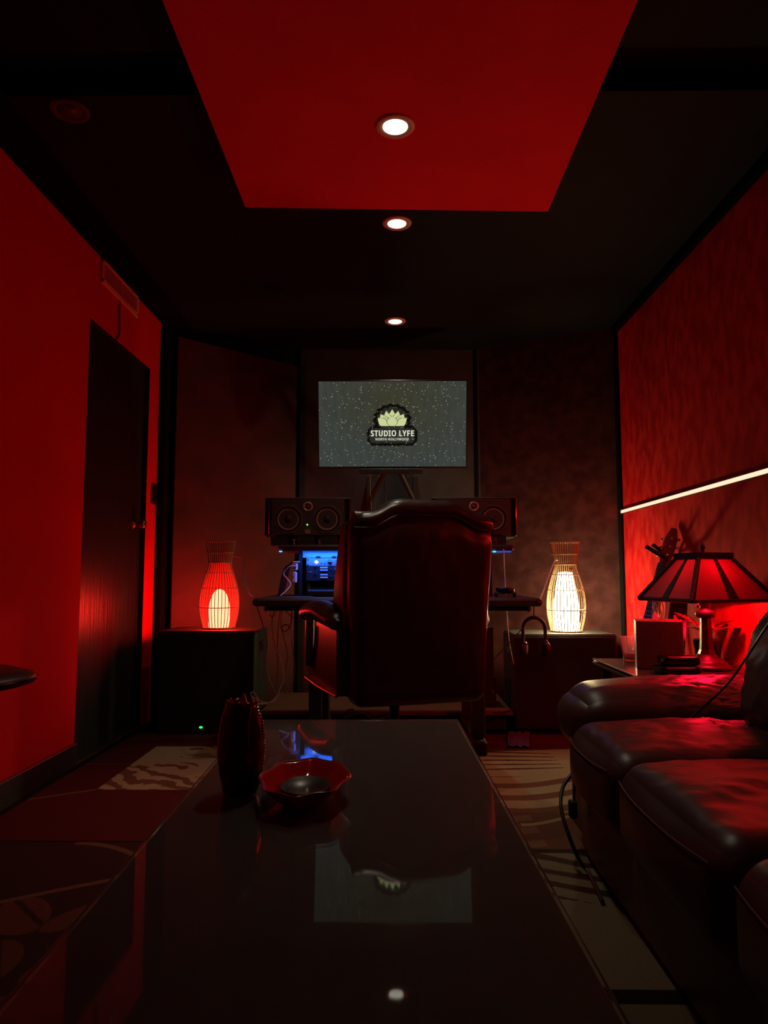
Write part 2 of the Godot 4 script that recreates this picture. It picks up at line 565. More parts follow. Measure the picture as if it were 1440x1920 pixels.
func build_rug() -> void:
	var x0 := -1.40
	var x1 := 1.30
	var z0 := -3.93
	var z1 := 0.75
	var w := 800
	var h := 1300
	var fine := FastNoiseLite.new(); fine.seed = 3; fine.frequency = 90.0
	var wave := FastNoiseLite.new(); wave.seed = 8; wave.frequency = 2.6
	var im := Image.create(w, h, false, Image.FORMAT_RGB8)
	var burgundy := Vector3(0.075, 0.010, 0.010)
	var brown := Vector3(0.035, 0.014, 0.010)
	var beige := Vector3(0.33, 0.245, 0.15)
	var tan_ := Vector3(0.13, 0.06, 0.035)
	var rust := Vector3(0.12, 0.035, 0.02)
	for j in h:
		var z := lerpf(z0, z1, (j + 0.5) / h)
		for i in w:
			var x := lerpf(x0, x1, (i + 0.5) / w)
			var n := wave.get_noise_2d(x, z)
			var c := burgundy
			if x < 0.05:
				if z < -2.365:
					if x > -1.19 and z > -3.64 and z < -2.915:
						c = beige
						# flowing leaf veins sweep in from the lower left
						var s := sin(58.0 * (z + 0.32 * x * x + 0.05 * n) + 4.0 * n)
						if z > -3.30 + 0.35 * (x + 1.19) * 1.6 + 0.12 * n and s > 0.0: c = tan_ * 1.05
						if n > 0.32 and s > -0.4: c = tan_
						if Vector2((x + 0.86) / 0.16, (z + 3.45) / 0.06).length() < 1.0 and s > -0.5: c = beige * 0.62
					elif absf(z + 3.34 + 0.03 * x) < 0.004 or (x < -1.19 and absf(z + 2.915 - 0.62 * (-1.19 - x)) < 0.012):
						c = tan_
					elif x < -1.19 and z < -2.92: c = burgundy * 0.9
				elif z < -2.352: c = brown * 0.25
				else:
					c = brown
					# a pointed leaf outline in tan
					var up := -2.345 + 0.95 * pow(clampf(x + 1.02, 0, 1), 2.0) * 2.0
					var lo := -2.10 + 0.52 * clampf(-0.74 - x, 0, 2) + 0.20 * pow(clampf(-0.74 - x, 0, 2), 2.0)
					if x < -0.745 and absf(z - lo) < 0.013: c = tan_
					elif x > -1.02 and x < -0.745 and absf(z - up) < 0.013 + 0.008 * (x + 1.02): c = tan_
					elif x < -0.60:
						for e in [[-0.94, -1.86, 0.07, 0.11, 0.5], [-0.775, -1.87, 0.05, 0.12, -0.7], [-0.90, -1.64, 0.07, 0.10, 0.2], [-0.72, -1.66, 0.045, 0.12, -0.6], [-0.62, -1.45, 0.06, 0.11, 0.3], [-1.06, -1.70, 0.06, 0.12, 0.8], [-0.80, -1.42, 0.06, 0.10, -0.3], [-1.0, -1.35, 0.07, 0.12, 0.2]]:
							var d := Vector2(x - e[0], z - e[1]).rotated(e[4])
							if Vector2(d.x / e[2], d.y / e[3]).length() < 1.0 and absf(d.x - 0.02 - 0.3 * d.y) > 0.008: c = rust * 0.65 + tan_ * 0.15
					if z > -1.05: c = burgundy
			else:
				if z < -2.66:
					c = beige * 0.8
					if z > -3.62 and z < -3.22:
						var q := (x - 0.72) / -0.42
						for k in 5:
							var cz := -3.52 + k * 0.065 + 0.02 * q * (k - 2)
							if q > -0.1 and q < 0.95 - 0.15 * (k % 2) and absf(z - cz) < 0.013 * (1.0 - absf(q * 2 - 0.9) * 0.6): c = burgundy * 0.9
					if z < -3.55 - 0.35 * (x - 0.45) * 0.4: c = burgundy
					if z > -3.12:
						var s2 := sin(40.0 * (z + 0.16 * x + 0.04 * sin(x * 9.0)))
						if s2 > 0.25: c = rust
				elif z < -2.315:
					c = rust * 0.75
					var cz2 := -2.53 - 1.1 * pow(maxf(x - 0.46, 0.0), 1.4)
					if x > 0.44 and absf(z - cz2) < 0.013: c = beige * 0.7
					if x < 0.49 and sin(52.0 * (z + 0.2 * x)) > 0.1: c = tan_
				elif z < -2.28: c = brown * 0.35
				elif z < -1.555:
					c = beige * 0.40
					var s3 := sin(62.0 * (z - 0.55 * x + 0.03 * n))
					if z < -1.99 + 0.25 * (x - 0.4) + 0.1 * n and s3 > 0.25: c = brown
				elif z < -1.505: c = brown * 0.3
				else: c = beige * 0.34
			var g := 0.82 + 0.36 * (fine.get_noise_2d(x, z) * 0.5 + 0.5)
			c *= g
			im.set_pixel(i, j, Color(c.x, c.y, c.z).linear_to_srgb())
	var m := plain(Color.WHITE, 0.95, 0.0, 0.2)
	m.albedo_texture = ImageTexture.create_from_image(im)
	var t := thing("area_rug", "patchwork rug of burgundy, brown and beige blocks with leaf patterns", "rug", Vector3((x0 + x1) / 2, 0, (z0 + z1) / 2))
	part("backing", MB.new().box(Vector3(0, 0.004, 0), Vector3(x1 - x0, 0.008, z1 - z0), 0.003).done(), M.black, t)
	var pm := PlaneMesh.new()
	pm.size = Vector2(x1 - x0 - 0.008, z1 - z0 - 0.008)
	part("pile", pm, m, t, Vector3(0, 0.0095, 0))


func wrinkle(seed_: int, freq: float) -> FastNoiseLite:
	var n := FastNoiseLite.new()
	n.seed = seed_
	n.frequency = freq
	n.fractal_octaves = 3
	n.domain_warp_enabled = true
	n.domain_warp_amplitude = 0.1
	n.domain_warp_frequency = 4.0
	return n


func build_sofa() -> void:
	var t := thing("leather_sofa", "long black leather sofa with puffy cushions along the red wall", "sofa", Vector3(0, 0.010, 0))
	var wn := wrinkle(4, 7.0)
	# base and back frame
	part("base", MB.new().box(Vector3(0.99, 0.155, -0.95), Vector3(0.80, 0.25, 2.98), 0.02).done(), M.leather_black, t)
	part("back_frame", MB.new().pillow(Vector3(0.16, 0.68, 3.05), 0.06, Vector3(0.01, 0.02, 0), 12, null, Transform3D(Basis.IDENTITY, Vector3(1.315, 0.37, -0.97))).done(), M.leather_black, t)
	for f in [Vector3(0.66, 0.02, -2.35), Vector3(0.66, 0.02, 0.4), Vector3(1.30, 0.02, -2.35), Vector3(1.30, 0.02, 0.4)]:
		part("foot", MB.new().box(f, Vector3(0.06, 0.034, 0.06), 0.005).done(), M.black, t)
	# seat cushions, each hanging over the front
	var ends := [-2.235, -1.775, -1.205, -0.62, 0.0]
	for k in 4:
		var za: float = ends[k]
		var zb: float = ends[k + 1]
		var len := zb - za
		var cx := 0.83
		var xf := Transform3D(Basis.IDENTITY, Vector3(cx, 0.315, (za + zb) / 2))
		var bend := func(p: Vector3, c: Vector3) -> Vector3:
			# the front rolls forward and down, the top sags and creases
			var q := p
			if c.x < -0.35: q.y += -0.012 * pow((-c.x - 0.35) / 0.65, 2.0)
			var top := clampf(c.y * 1.6, 0, 1) * (1.0 - pow(absf(c.z), 4.0)) * (1.0 - pow(absf(c.x), 6.0))
			# long soft folds running front to back, gathered behind
			q.y += top * 0.010 * wn.get_noise_3d(p.x * 0.7 + k * 3.1, 0.0, p.z * 1.5 + p.x * 0.5)
			q.y += top * 0.016 * (0.35 - absf(wn.get_noise_3d(p.x * 0.8 + 9, 1.0, p.z * 3.6 - p.x * 1.0))) * clampf((c.x + 0.75), 0, 1)
			return q
		var cu := part("seat_cushion", MB.new().pillow(Vector3(0.60, 0.21, len - 0.004), 0.065, Vector3(0.028, 0.025, 0), 40, bend, xf).done(), M.leather_black, t)
		# the double seam that follows the front roll
		var seam := []
		for i in 15:
			var f := i / 14.0
			seam.append(Vector3(0.515 + 0.016 * pow(1.0 - sin(f * PI), 1.5), 0.368 - 0.004 * sin(f * PI), lerpf(za + 0.045, zb - 0.045, f)))
		part("seam", MB.new().tube(seam, 0.0022, 5).done(), M.stitch, cu)
	# front skirt below the cushions
	part("front_skirt", MB.new().pillow(Vector3(0.05, 0.20, 2.70), 0.02, Vector3(0.006, 0, 0), 10, null, Transform3D(Basis.IDENTITY, Vector3(0.60, 0.115, -0.93))).done(), M.leather_black, t)
	# far arm, low and fat, wrinkled along the top
	var an := wrinkle(14, 6.0)
	var arm_bend := func(p: Vector3, c: Vector3) -> Vector3:
		var q := p
		var along := p.x
		var f := clampf((along + 0.25) * 3.0, 0, 1) * smoothstep(-0.3, 0.7, c.y)
		q.y += 0.012 * an.get_noise_3d(p.x * 2.6 + p.z * 2.2, 0.0, p.z * 0.8) * f
		q.y += 0.024 * (0.2 - absf(an.get_noise_3d(p.x * 3.4 + p.z * 3.4, 5.0, p.z * 0.8))) * f
		if c.x < 0: q.y -= 0.02 * c.x * c.x * maxf(c.y, 0.0)
		return q
	var arm := part("arm", MB.new().pillow(Vector3(0.80, 0.24, 0.32), 0.10, Vector3(0.02, 0.012, 0.012), 48, arm_bend, Transform3D(Basis.IDENTITY, Vector3(0.965, 0.388, -2.385))).done(), M.leather_black, t)
	part("arm_panel", MB.new().pillow(Vector3(0.74, 0.31, 0.22), 0.03, Vector3(0.01, 0, 0.005), 10, null, Transform3D(Basis.IDENTITY, Vector3(0.985, 0.200, -2.37))).done(), M.leather_black, arm)
	# near arm behind the viewpoint
	part("arm", MB.new().pillow(Vector3(0.80, 0.50, 0.28), 0.09, Vector3(0.02, 0.012, 0.012), 12, null, Transform3D(Basis.IDENTITY, Vector3(0.965, 0.29, 0.47))).done(), M.leather_black, t)
	# back cushions lean back against the frame
	for k in 3:
		var za2: float = [-2.18, -1.45, -0.72][k]
		var bb := func(p: Vector3, c: Vector3) -> Vector3:
			var q := p
			q.x += 0.012 * wn.get_noise_3d(p.x * 3, p.y * 5 + k * 7.0, p.z * 5)
			q.x += 0.05 * pow(maxf(c.y, 0.0), 2.0)
			return q
		part("back_cushion", MB.new().pillow(Vector3(0.21, 0.43, 0.70), 0.10, Vector3(0.05, 0.03, 0.02), 28, bb, Transform3D(Basis(Vector3.BACK, -0.20), Vector3(1.132, 0.582, za2 + 0.35))).done(), M.leather_black, t)
	var cd := thing("throw_strap", "thin dark cord lying across the sofa arm and back cushion", "cord")
	part("cord", MB.new().tube(curve([on_z(1490, 1110, 1.62), on_z(1440, 1172, 1.75), on_z(1405, 1225, 1.9), on_z(1365, 1282, 2.06), on_z(1320, 1325, 2.17), on_z(1287, 1352, 2.2)], 6), 0.0035, 5).done(), M.cable_black, cd)
	# recliner cable by the sofa front
	var rc := thing("recliner_cable", "black power cable with plug looping beside the sofa front", "cable")
	part("cable", MB.new().tube(curve([on_z(1076, 1448, 2.28), on_z(1056, 1475, 2.25), on_z(1052, 1515, 2.2), on_z(1066, 1565, 2.15), on_z(1085, 1610, 2.13), on_y(1106, 1640, 0.02), on_y(1130, 1690, 0.02)], 8), 0.006, 6).done(), M.cable_black, rc)
	part("cord", MB.new().tube(curve([on_z(1076, 1440, 2.27), on_z(1077, 1470, 2.26), on_z(1076, 1500, 2.26)], 5), 0.004, 6).done(), M.cable_black, rc)
	part("plug", MB.new().box(on_z(1074, 1517, 2.26), Vector3(0.024, 0.055, 0.03), 0.006).done(), M.rubber, rc)


func build_coffee_table() -> void:
	var t := thing("coffee_table", "low dark wooden coffee table with a shiny glass top", "coffee table", Vector3(-0.09, 0, -1.19), deg_to_rad(1.3))
	var L := 1.70
	var W := 0.585
	part("glass_top", MB.new().box(Vector3(0, 0.4535, 0), Vector3(W, 0.009, L), 0.0015).done(), M.glass, t)
	part("table_board", MB.new().box(Vector3(0, 0.4325, 0), Vector3(W - 0.004, 0.032, L - 0.004), 0.004).done(), M.table_wood, t)
	for s in [-1.0, 1.0]:
		part("apron", MB.new().box(Vector3(s * (W / 2 - 0.035), 0.375, 0), Vector3(0.02, 0.082, L - 0.16), 0.003).done(), M.table_wood, t)
		part("apron", MB.new().box(Vector3(0, 0.375, s * (L / 2 - 0.035)), Vector3(W - 0.16, 0.082, 0.02), 0.003).done(), M.table_wood, t)
		for e in [-1.0, 1.0]:
			part("leg", MB.new().box(Vector3(s * (W / 2 - 0.045), 0.213, e * (L / 2 - 0.045)), Vector3(0.065, 0.406, 0.065), 0.006).done(), M.table_wood, t)
	part("lower_shelf", MB.new().box(Vector3(0, 0.12, 0), Vector3(W - 0.14, 0.02, L - 0.14), 0.003).done(), M.table_wood, t)
	# tall dark red incense burner
	var top := 0.4585
	var vase := thing("incense_burner", "tall dark red glazed ceramic burner edged with shiny beads", "incense burner", Vector3(-0.285, top, -1.36))
	var prof := [Vector2(0.0005, 0.0), Vector2(0.030, 0.0), Vector2(0.034, 0.008), Vector2(0.040, 0.04), Vector2(0.044, 0.075), Vector2(0.043, 0.105), Vector2(0.038, 0.135), Vector2(0.031, 0.158), Vector2(0.028, 0.166), Vector2(0.024, 0.168), Vector2(0.022, 0.160), Vector2(0.020, 0.140), Vector2(0.0005, 0.135)]
	part("body", MB.new().lathe(prof, 40).done(), M.glaze_red, vase)
	var bead := MB.new().ball(Vector3.ZERO, Vector3.ONE * 0.0022, 8, 5).done()
	for k in 26:
		var f := k / 25.0
		var y := lerpf(0.166, 0.018, f)
		var r := 0.0
		for i in range(1, 9):
			if y >= prof[i].y and y <= prof[i + 1].y:
				r = lerpf(prof[i].x, prof[i + 1].x, (y - prof[i].y) / maxf(prof[i + 1].y - prof[i].y, 0.0001))
		part("bead", bead, M.chrome, vase, Vector3(r + 0.001, y, 0.004 + 0.002 * sin(k * 1.7)))
	for k in 12:
		var a := TAU * k / 12.0
		part("bead", bead, M.chrome, vase, Vector3(0.0275 * cos(a), 0.168, 0.0275 * sin(a)))
	# a raised groove line on the glaze
	part("rib", MB.new().tube(curve([Vector3(0.022, 0.160, 0.020), Vector3(0.022, 0.145, 0.030), Vector3(0.020, 0.128, 0.0345), Vector3(0.022, 0.09, 0.037)], 5), 0.0016, 5).done(), M.glaze_bright, vase)
	var cone := thing("incense_cone", "small orange incense cone in the mouth of red burner", "incense cone", Vector3(-0.281, top + 0.150, -1.358))
	part("cone", MB.new().lathe([Vector2(0.0005, 0.0), Vector2(0.0085, 0.0), Vector2(0.008, 0.012), Vector2(0.004, 0.026), Vector2(0.0004, 0.032)], 16).done(), M.orange, cone)
	# lobed red glass bowl with a small oval tray in it
	var dish := thing("lobed_bowl", "red glass oval bowl with a scalloped rim on the table", "bowl", Vector3(-0.160, top, -1.325))
	var lobes := func(r: float, a: float, y: float) -> float:
		var open := clampf(y / 0.035, 0, 1)
		return r * (1.0 + 0.045 * open * cos(8.0 * a) + 0.02 * open * cos(2 * a))
	var dx := Transform3D(Basis.from_scale(Vector3(0.93, 1.0, 1.46)), Vector3.ZERO)
	part("bowl", MB.new().lathe([Vector2(0.0005, 0.0), Vector2(0.042, 0.0), Vector2(0.046, 0.004), Vector2(0.066, 0.020), Vector2(0.080, 0.036), Vector2(0.0825, 0.039), Vector2(0.081, 0.0405), Vector2(0.078, 0.038), Vector2(0.064, 0.023), Vector2(0.045, 0.009), Vector2(0.0005, 0.008)], 80, dx, lobes).done(), M.glaze_bright, dish)
	part("rim", MB.new().tube(ellipse(0.0777, 0.1219, 0.0402, 0.045), 0.0016, 5, -1.0, true).done(), plain(lin(0.30, 0.05, 0.04), 0.2), dish)
	var tray := thing("oval_tray", "small dark metal oval tray resting inside the red bowl", "tray", Vector3(-0.160, top + 0.0085, -1.335))
	part("tray", MB.new().lathe([Vector2(0.0005, 0.0), Vector2(0.036, 0.0), Vector2(0.047, 0.012), Vector2(0.048, 0.0125), Vector2(0.0465, 0.0135), Vector2(0.036, 0.003), Vector2(0.0005, 0.0025)], 48, Transform3D(Basis.from_scale(Vector3(0.95, 1, 1.25)), Vector3.ZERO)).done(), plain(lin(0.10, 0.085, 0.08), 0.3, 0.7), tray)


func ellipse(a: float, b: float, y: float, lobe := 0.0) -> Array:
	var out := []
	for k in 80:
		var t := TAU * k / 80
		var s := 1.0 + lobe * cos(8 * t) + (0.02 * cos(2 * t) if lobe > 0 else 0.0)
		out.append(Vector3(a * s * cos(t), y, -b * s * sin(t)))
	return out


func build_desk() -> void:
	var t := thing("studio_desk", "dark wooden studio desk with raised shelf and rack bays", "desk")
	part("desktop", span(Vector3(-0.652, 0.720, -3.98), Vector3(0.688, 0.757, -3.30), 0.01), M.wood_dark, t)
	part("keyboard_rail", span(Vector3(-0.605, 0.698, -3.40), Vector3(0.642, 0.719, -3.335), 0.004), M.black, t)
	for s in [-1.0, 1.0]:
		var cx: float = 0.018 + s * 0.645
		part("end_cap", span(Vector3(cx - 0.004, 0.728, -3.299), Vector3(cx + 0.004, 0.752, -3.296)), M.chrome, t)
		part("rail_bracket", MB.new().box(Vector3(0.018 + s * 0.612, 0.706, -3.332), Vector3(0.012, 0.026, 0.012), 0.002).done(), M.chrome, t)
	# raised shelf with its own riser
	part("upper_shelf", span(Vector3(-0.583, 0.988, -4.12), Vector3(0.612, 1.018, -3.60), 0.008), M.wood_dark, t)
	for x in [-0.478, 0.02, 0.500]:
		part("rack_side", span(Vector3(x - 0.009, 0.757, -4.08), Vector3(x + 0.009, 0.988, -3.66), 0.002), M.black, t)
	part("rack_back", span(Vector3(-0.47, 0.757, -4.10), Vector3(0.50, 0.988, -4.085)), M.black, t)
	# legs and floor board
	for x in [-0.372, 0.40]:
		part("leg", span(Vector3(x - 0.028, 0.10, -3.50), Vector3(x + 0.028, 0.722, -3.42), 0.004), M.black, t)
		part("leg", span(Vector3(x - 0.028, 0.10, -3.95), Vector3(x + 0.028, 0.722, -3.88), 0.004), M.black, t)
		part("leg_edge", span(Vector3(x + 0.029, 0.11, -3.435), Vector3(x + 0.034, 0.70, -3.423)), M.steel, t)
		part("foot_bar", span(Vector3(x - 0.035, 0.03, -4.3), Vector3(x + 0.035, 0.10, -3.36), 0.01), M.black, t)
	part("floor_board", span(Vector3(-0.735, 0.095, -4.62), Vector3(0.66, 0.118, -3.99), 0.004), M.wood_brown, t)
	part("board_riser", span(Vector3(-0.70, 0.012, -4.55), Vector3(0.63, 0.095, -4.03), 0.004), M.black, t)
	# blue light strip under the shelf
	var ls := thing("blue_light_strip", "thin blue light strip glowing under the raised desk shelf", "light strip")
	part("light_strip", span(Vector3(-0.46, 0.9795, -3.617), Vector3(-0.02, 0.9865, -3.609)), glow(Color(0.1, 0.35, 1.0), 0.8), ls)
	var bl := AreaLight3D.new()
	bl.name = "blue_strip_glow"
	bl.area_size = Vector2(0.44, 0.008)
	bl.light_color = Color(0.10, 0.42, 1.0)
	bl.light_energy = 0.18
	bl.shadow_enabled = true
	bl.rotation.x = -PI / 2 + 0.25
	ls.add_child(bl)
	bl.position = Vector3(-0.24, 0.9785, -3.613)
	var ls2 := thing("blue_light_strip", "short blue light strip under the shelf end by the plain bay", "light strip")
	part("light_strip", span(Vector3(0.44, 0.9795, -3.617), Vector3(0.60, 0.9865, -3.609)), glow(Color(0.1, 0.35, 1.0), 0.7), ls2)
	var bl2 := AreaLight3D.new()
	bl2.name = "blue_strip_glow"
	bl2.area_size = Vector2(0.16, 0.008)
	bl2.light_color = Color(0.06, 0.24, 1.0)
	bl2.light_energy = 0.012
	bl2.shadow_enabled = true
	bl2.rotation.x = -PI / 2
	ls2.add_child(bl2)
	bl2.position = Vector3(0.52, 0.9785, -3.613)
	for p in [[Vector3(-0.570, 0.984, -3.598), Color(0.25, 0.6, 1.0), "tiny blue indicator light at shelf corner below the speaker with both woofers showing"], [Vector3(0.512, 0.983, -3.598), Color(0.15, 0.9, 0.85), "tiny cyan indicator light under the shelf beside the armchair back"]]:
		var k := thing("indicator_light", p[2], "indicator light", p[0])
		part("led", MB.new().ball(Vector3.ZERO, Vector3(0.009, 0.004, 0.004)).done(), glow(p[1], 2.5), k)
	build_rack()
	# speakers lying on their sides on foam pads
	build_speaker(Vector3(-0.458, 1.068, -3.80), "black twin woofer studio monitor standing on the shelf over the rack gear", 0.03)
	build_speaker(Vector3(0.433, 1.068, -3.80), "black twin woofer studio monitor half hidden behind the red armchair", -0.03)
	for f in [[-0.60, "below the monitor end above the blue indicator light"], [-0.46, "below the middle of the monitor over the rack"], [-0.34, "below the monitor end beside the armchair crown"], [0.30, "below the hidden end of the monitor behind the armchair"], [0.55, "below the monitor end beside the small black clamp"]]:
		var x: float = f[0]
		var fp := thing("foam_pad", "black foam isolation pad " + f[1], "foam pad", Vector3(x, 1.018, -3.85), 0.0, "foam pads under the monitors")
		part("pad", MB.new().prism(PackedVector2Array([Vector2(-0.14, 0), Vector2(0.14, 0), Vector2(0.14, 0.042), Vector2(-0.14, 0.049)]), 0.08, Transform3D(Basis(Vector3.UP, PI / 2), Vector3(-0.04, 0, 0))).done(), M.rubber, fp)


func screw(parent: Node, at: Vector3, r := 0.004) -> void:
	part("screw", MB.new().lathe([Vector2(r, 0), Vector2(r * 0.8, 0.0016), Vector2(0.0002, 0.002)], 8, Transform3D(Basis(Vector3.RIGHT, PI / 2), at)).done(), M.steel, parent)


func build_rack() -> void:
	var zf := -3.655
	# blue-lit drawer panel with three small catches
	var d := thing("rack_drawer", "rack panel with small black catches in the blue light", "rack unit")
	part("panel", span(Vector3(-0.466, 0.953, -3.70), Vector3(0.008, 0.986, zf), 0.002), plain(lin(0.35, 0.36, 0.38), 0.4), d)
	for x in [-0.385, -0.303, -0.258, -0.213, -0.12, -0.05]:
		part("catch", MB.new().box(Vector3(x, 0.957, zf + 0.004), Vector3(0.022, 0.009, 0.008), 0.002).done(), M.black, d)
	# silver audio interface
	var a := thing("audio_interface", "silver rack audio interface with a glowing diamond emblem", "rack unit")
	part("faceplate", span(Vector3(-0.446, 0.911, -3.80), Vector3(0.008, 0.951, zf + 0.002), 0.002), plain(lin(0.42, 0.43, 0.46), 0.35, 0.3), a)
	var dm := part("emblem_light", MB.new().prism(PackedVector2Array([Vector2(-0.012, 0), Vector2(0, -0.0095), Vector2(0.012, 0), Vector2(0, 0.0095)]), 0.0016, Transform3D(Basis.IDENTITY, Vector3(-0.394, 0.931, zf + 0.002))).done(), glow(Color(1, 1, 0.9), 1.6), a)
	tell(dm, "glowing white diamond emblem")
	part("knob", MB.new().lathe([Vector2(0.0125, 0), Vector2(0.0125, 0.004), Vector2(0.0095, 0.005), Vector2(0.0088, 0.014), Vector2(0.0002, 0.0145)], 24, Transform3D(Basis(Vector3.RIGHT, PI / 2), Vector3(-0.323, 0.931, zf + 0.002))).done(), M.steel, a)
	for x in [-0.3685, -0.351]:
		part("button", MB.new().ball(Vector3(x, 0.923, zf + 0.003), Vector3(0.0035, 0.0035, 0.002)).done(), M.black, a)
	for i in 2:
		for j in 3:
			part("button", MB.new().box(Vector3(-0.2985 + i * 0.011, 0.941 - j * 0.010, zf + 0.003), Vector3(0.006, 0.0022, 0.002)).done(), M.black, a)
	for y in [0.943, 0.917]:
		part("screw_slot", MB.new().ball(Vector3(-0.437, y, zf + 0.0022), Vector3(0.005, 0.0032, 0.0015)).done(), M.black, a)
	part("display_frame", span(Vector3(-0.272, 0.914, zf + 0.002), Vector3(-0.20, 0.946, zf + 0.004)), M.black_gloss, a)
	part("led", MB.new().box(Vector3(-0.268, 0.934, zf + 0.005), Vector3(0.006, 0.005, 0.002)).done(), glow(Color(0.7, 0.85, 1), 1.5), a)
	# black dual channel preamp with pale buttons
	var p := thing("preamp", "black rack preamp with four pale bar buttons", "rack unit")
	part("faceplate", span(Vector3(-0.446, 0.835, -3.85), Vector3(0.008, 0.909, zf), 0.002), plain(lin(0.03, 0.03, 0.034), 0.4), p)
	for y in [0.9025, 0.889, 0.866, 0.852]:
		part("bar_button", MB.new().box(Vector3(-0.355, y, zf + 0.003), Vector3(0.040, 0.0075, 0.006), 0.0015).done(), M.white_plastic, p)
	for y in [0.892, 0.856]:
		part("dial", MB.new().lathe([Vector2(0.014, 0), Vector2(0.014, 0.003), Vector2(0.009, 0.004), Vector2(0.008, 0.012), Vector2(0.0002, 0.0125)], 20, Transform3D(Basis(Vector3.RIGHT, PI / 2), Vector3(-0.291, y, zf))).done(), plain(lin(0.06, 0.06, 0.065), 0.3), p)
		part("dial", MB.new().lathe([Vector2(0.014, 0), Vector2(0.014, 0.003), Vector2(0.009, 0.004), Vector2(0.008, 0.012), Vector2(0.0002, 0.0125)], 20, Transform3D(Basis(Vector3.RIGHT, PI / 2), Vector3(-0.258, y, zf))).done(), plain(lin(0.06, 0.06, 0.065), 0.3), p)
		part("toggle", MB.new().lathe([Vector2(0.006, 0), Vector2(0.006, 0.003), Vector2(0.002, 0.004), Vector2(0.002, 0.012), Vector2(0.0002, 0.0125)], 10, Transform3D(Basis(Vector3.RIGHT, PI / 2), Vector3(-0.32, y, zf))).done(), M.black, p)
		part("toggle", MB.new().box(Vector3(-0.400, y + 0.012, zf + 0.003), Vector3(0.010, 0.003, 0.004)).done(), M.chrome, p)
	part("emblem", MB.new().ball(Vector3(-0.427, 0.879, zf + 0.0005), Vector3(0.012, 0.004, 0.0015)).done(), plain(lin(0.25, 0.12, 0.08), 0.4), p)
	# white power adapters clipped to the rack side
	var u := thing("power_adapter", "white twin socket adapter on the rack side by the cables", "adapter", Vector3(-0.502, 0.905, -3.64))
	part("body", MB.new().box(Vector3(0, 0.004, 0), Vector3(0.026, 0.042, 0.04), 0.005).done(), M.white_plastic, u)
	part("cap", MB.new().box(Vector3(0.006, 0.027, 0), Vector3(0.034, 0.006, 0.044), 0.002).done(), M.white_plastic, u)
	for y in [0.010, -0.004]:
		part("socket", MB.new().box(Vector3(0, y, 0.0205), Vector3(0.011, 0.006, 0.002)).done(), M.black, u)
	var u2 := thing("power_adapter", "white rounded charger below the twin socket adapter", "adapter", Vector3(-0.504, 0.853, -3.64))
	part("body", MB.new().box(Vector3.ZERO, Vector3(0.024, 0.058, 0.036), 0.006).done(), M.white_plastic, u2)
	part("mark", MB.new().box(Vector3(-0.004, 0.004, 0.0182), Vector3(0.012, 0.003, 0.0012), 0.0, Transform3D(Basis(Vector3.BACK, 0.6), Vector3.ZERO)).done(), M.rubber, u2)
	# things on the desk top behind the chair
	var kb := thing("keyboard_case", "low dark case lying on the desk under the rack", "case", Vector3(-0.26, 0.757, -3.60))
	part("body", MB.new().box(Vector3(0, 0.018, 0), Vector3(0.34, 0.036, 0.14), 0.008).done(), M.black, kb)
	part("lid", MB.new().box(Vector3(0.01, 0.040, -0.01), Vector3(0.32, 0.008, 0.12), 0.003).done(), M.black_gloss, kb)
	var pw := thing("desk_papers", "dark sheet lying on the desk edge below the blue rack", "sheet", Vector3(-0.47, 0.757, -3.46), 0.3)
	part("sheet", MB.new().box(Vector3(0, 0.002, 0), Vector3(0.16, 0.004, 0.10), 0.001).done(), plain(lin(0.05, 0.05, 0.06), 0.4), pw)
	var rt := thing("phone_stand", "small black round puck on a low stand at desk end", "stand", Vector3(0.545, 0.757, -3.48))
	part("stand", MB.new().box(Vector3(0, 0.020, 0), Vector3(0.10, 0.006, 0.07), 0.002).done(), M.black, rt)
	for s in [-1.0, 1.0]:
		part("leg", MB.new().box(Vector3(s * 0.044, 0.0085, 0), Vector3(0.008, 0.017, 0.06), 0.002).done(), M.black, rt)
	part("puck", MB.new().lathe([Vector2(0.0003, 0.023), Vector2(0.036, 0.023), Vector2(0.045, 0.030), Vector2(0.046, 0.042), Vector2(0.042, 0.046), Vector2(0.0003, 0.047)], 28).done(), M.black_gloss, rt)
	var bk := thing("monitor_clamp", "small black clamp box under the right monitor speaker", "clamp", Vector3(0.508, 1.018, -3.68))
	part("body", MB.new().box(Vector3(0, 0.021, 0), Vector3(0.05, 0.042, 0.04), 0.004).done(), M.black, bk)
	part("screw", MB.new().ball(Vector3(0.014, 0.026, 0.021), Vector3(0.004, 0.004, 0.003)).done(), M.chrome, bk)


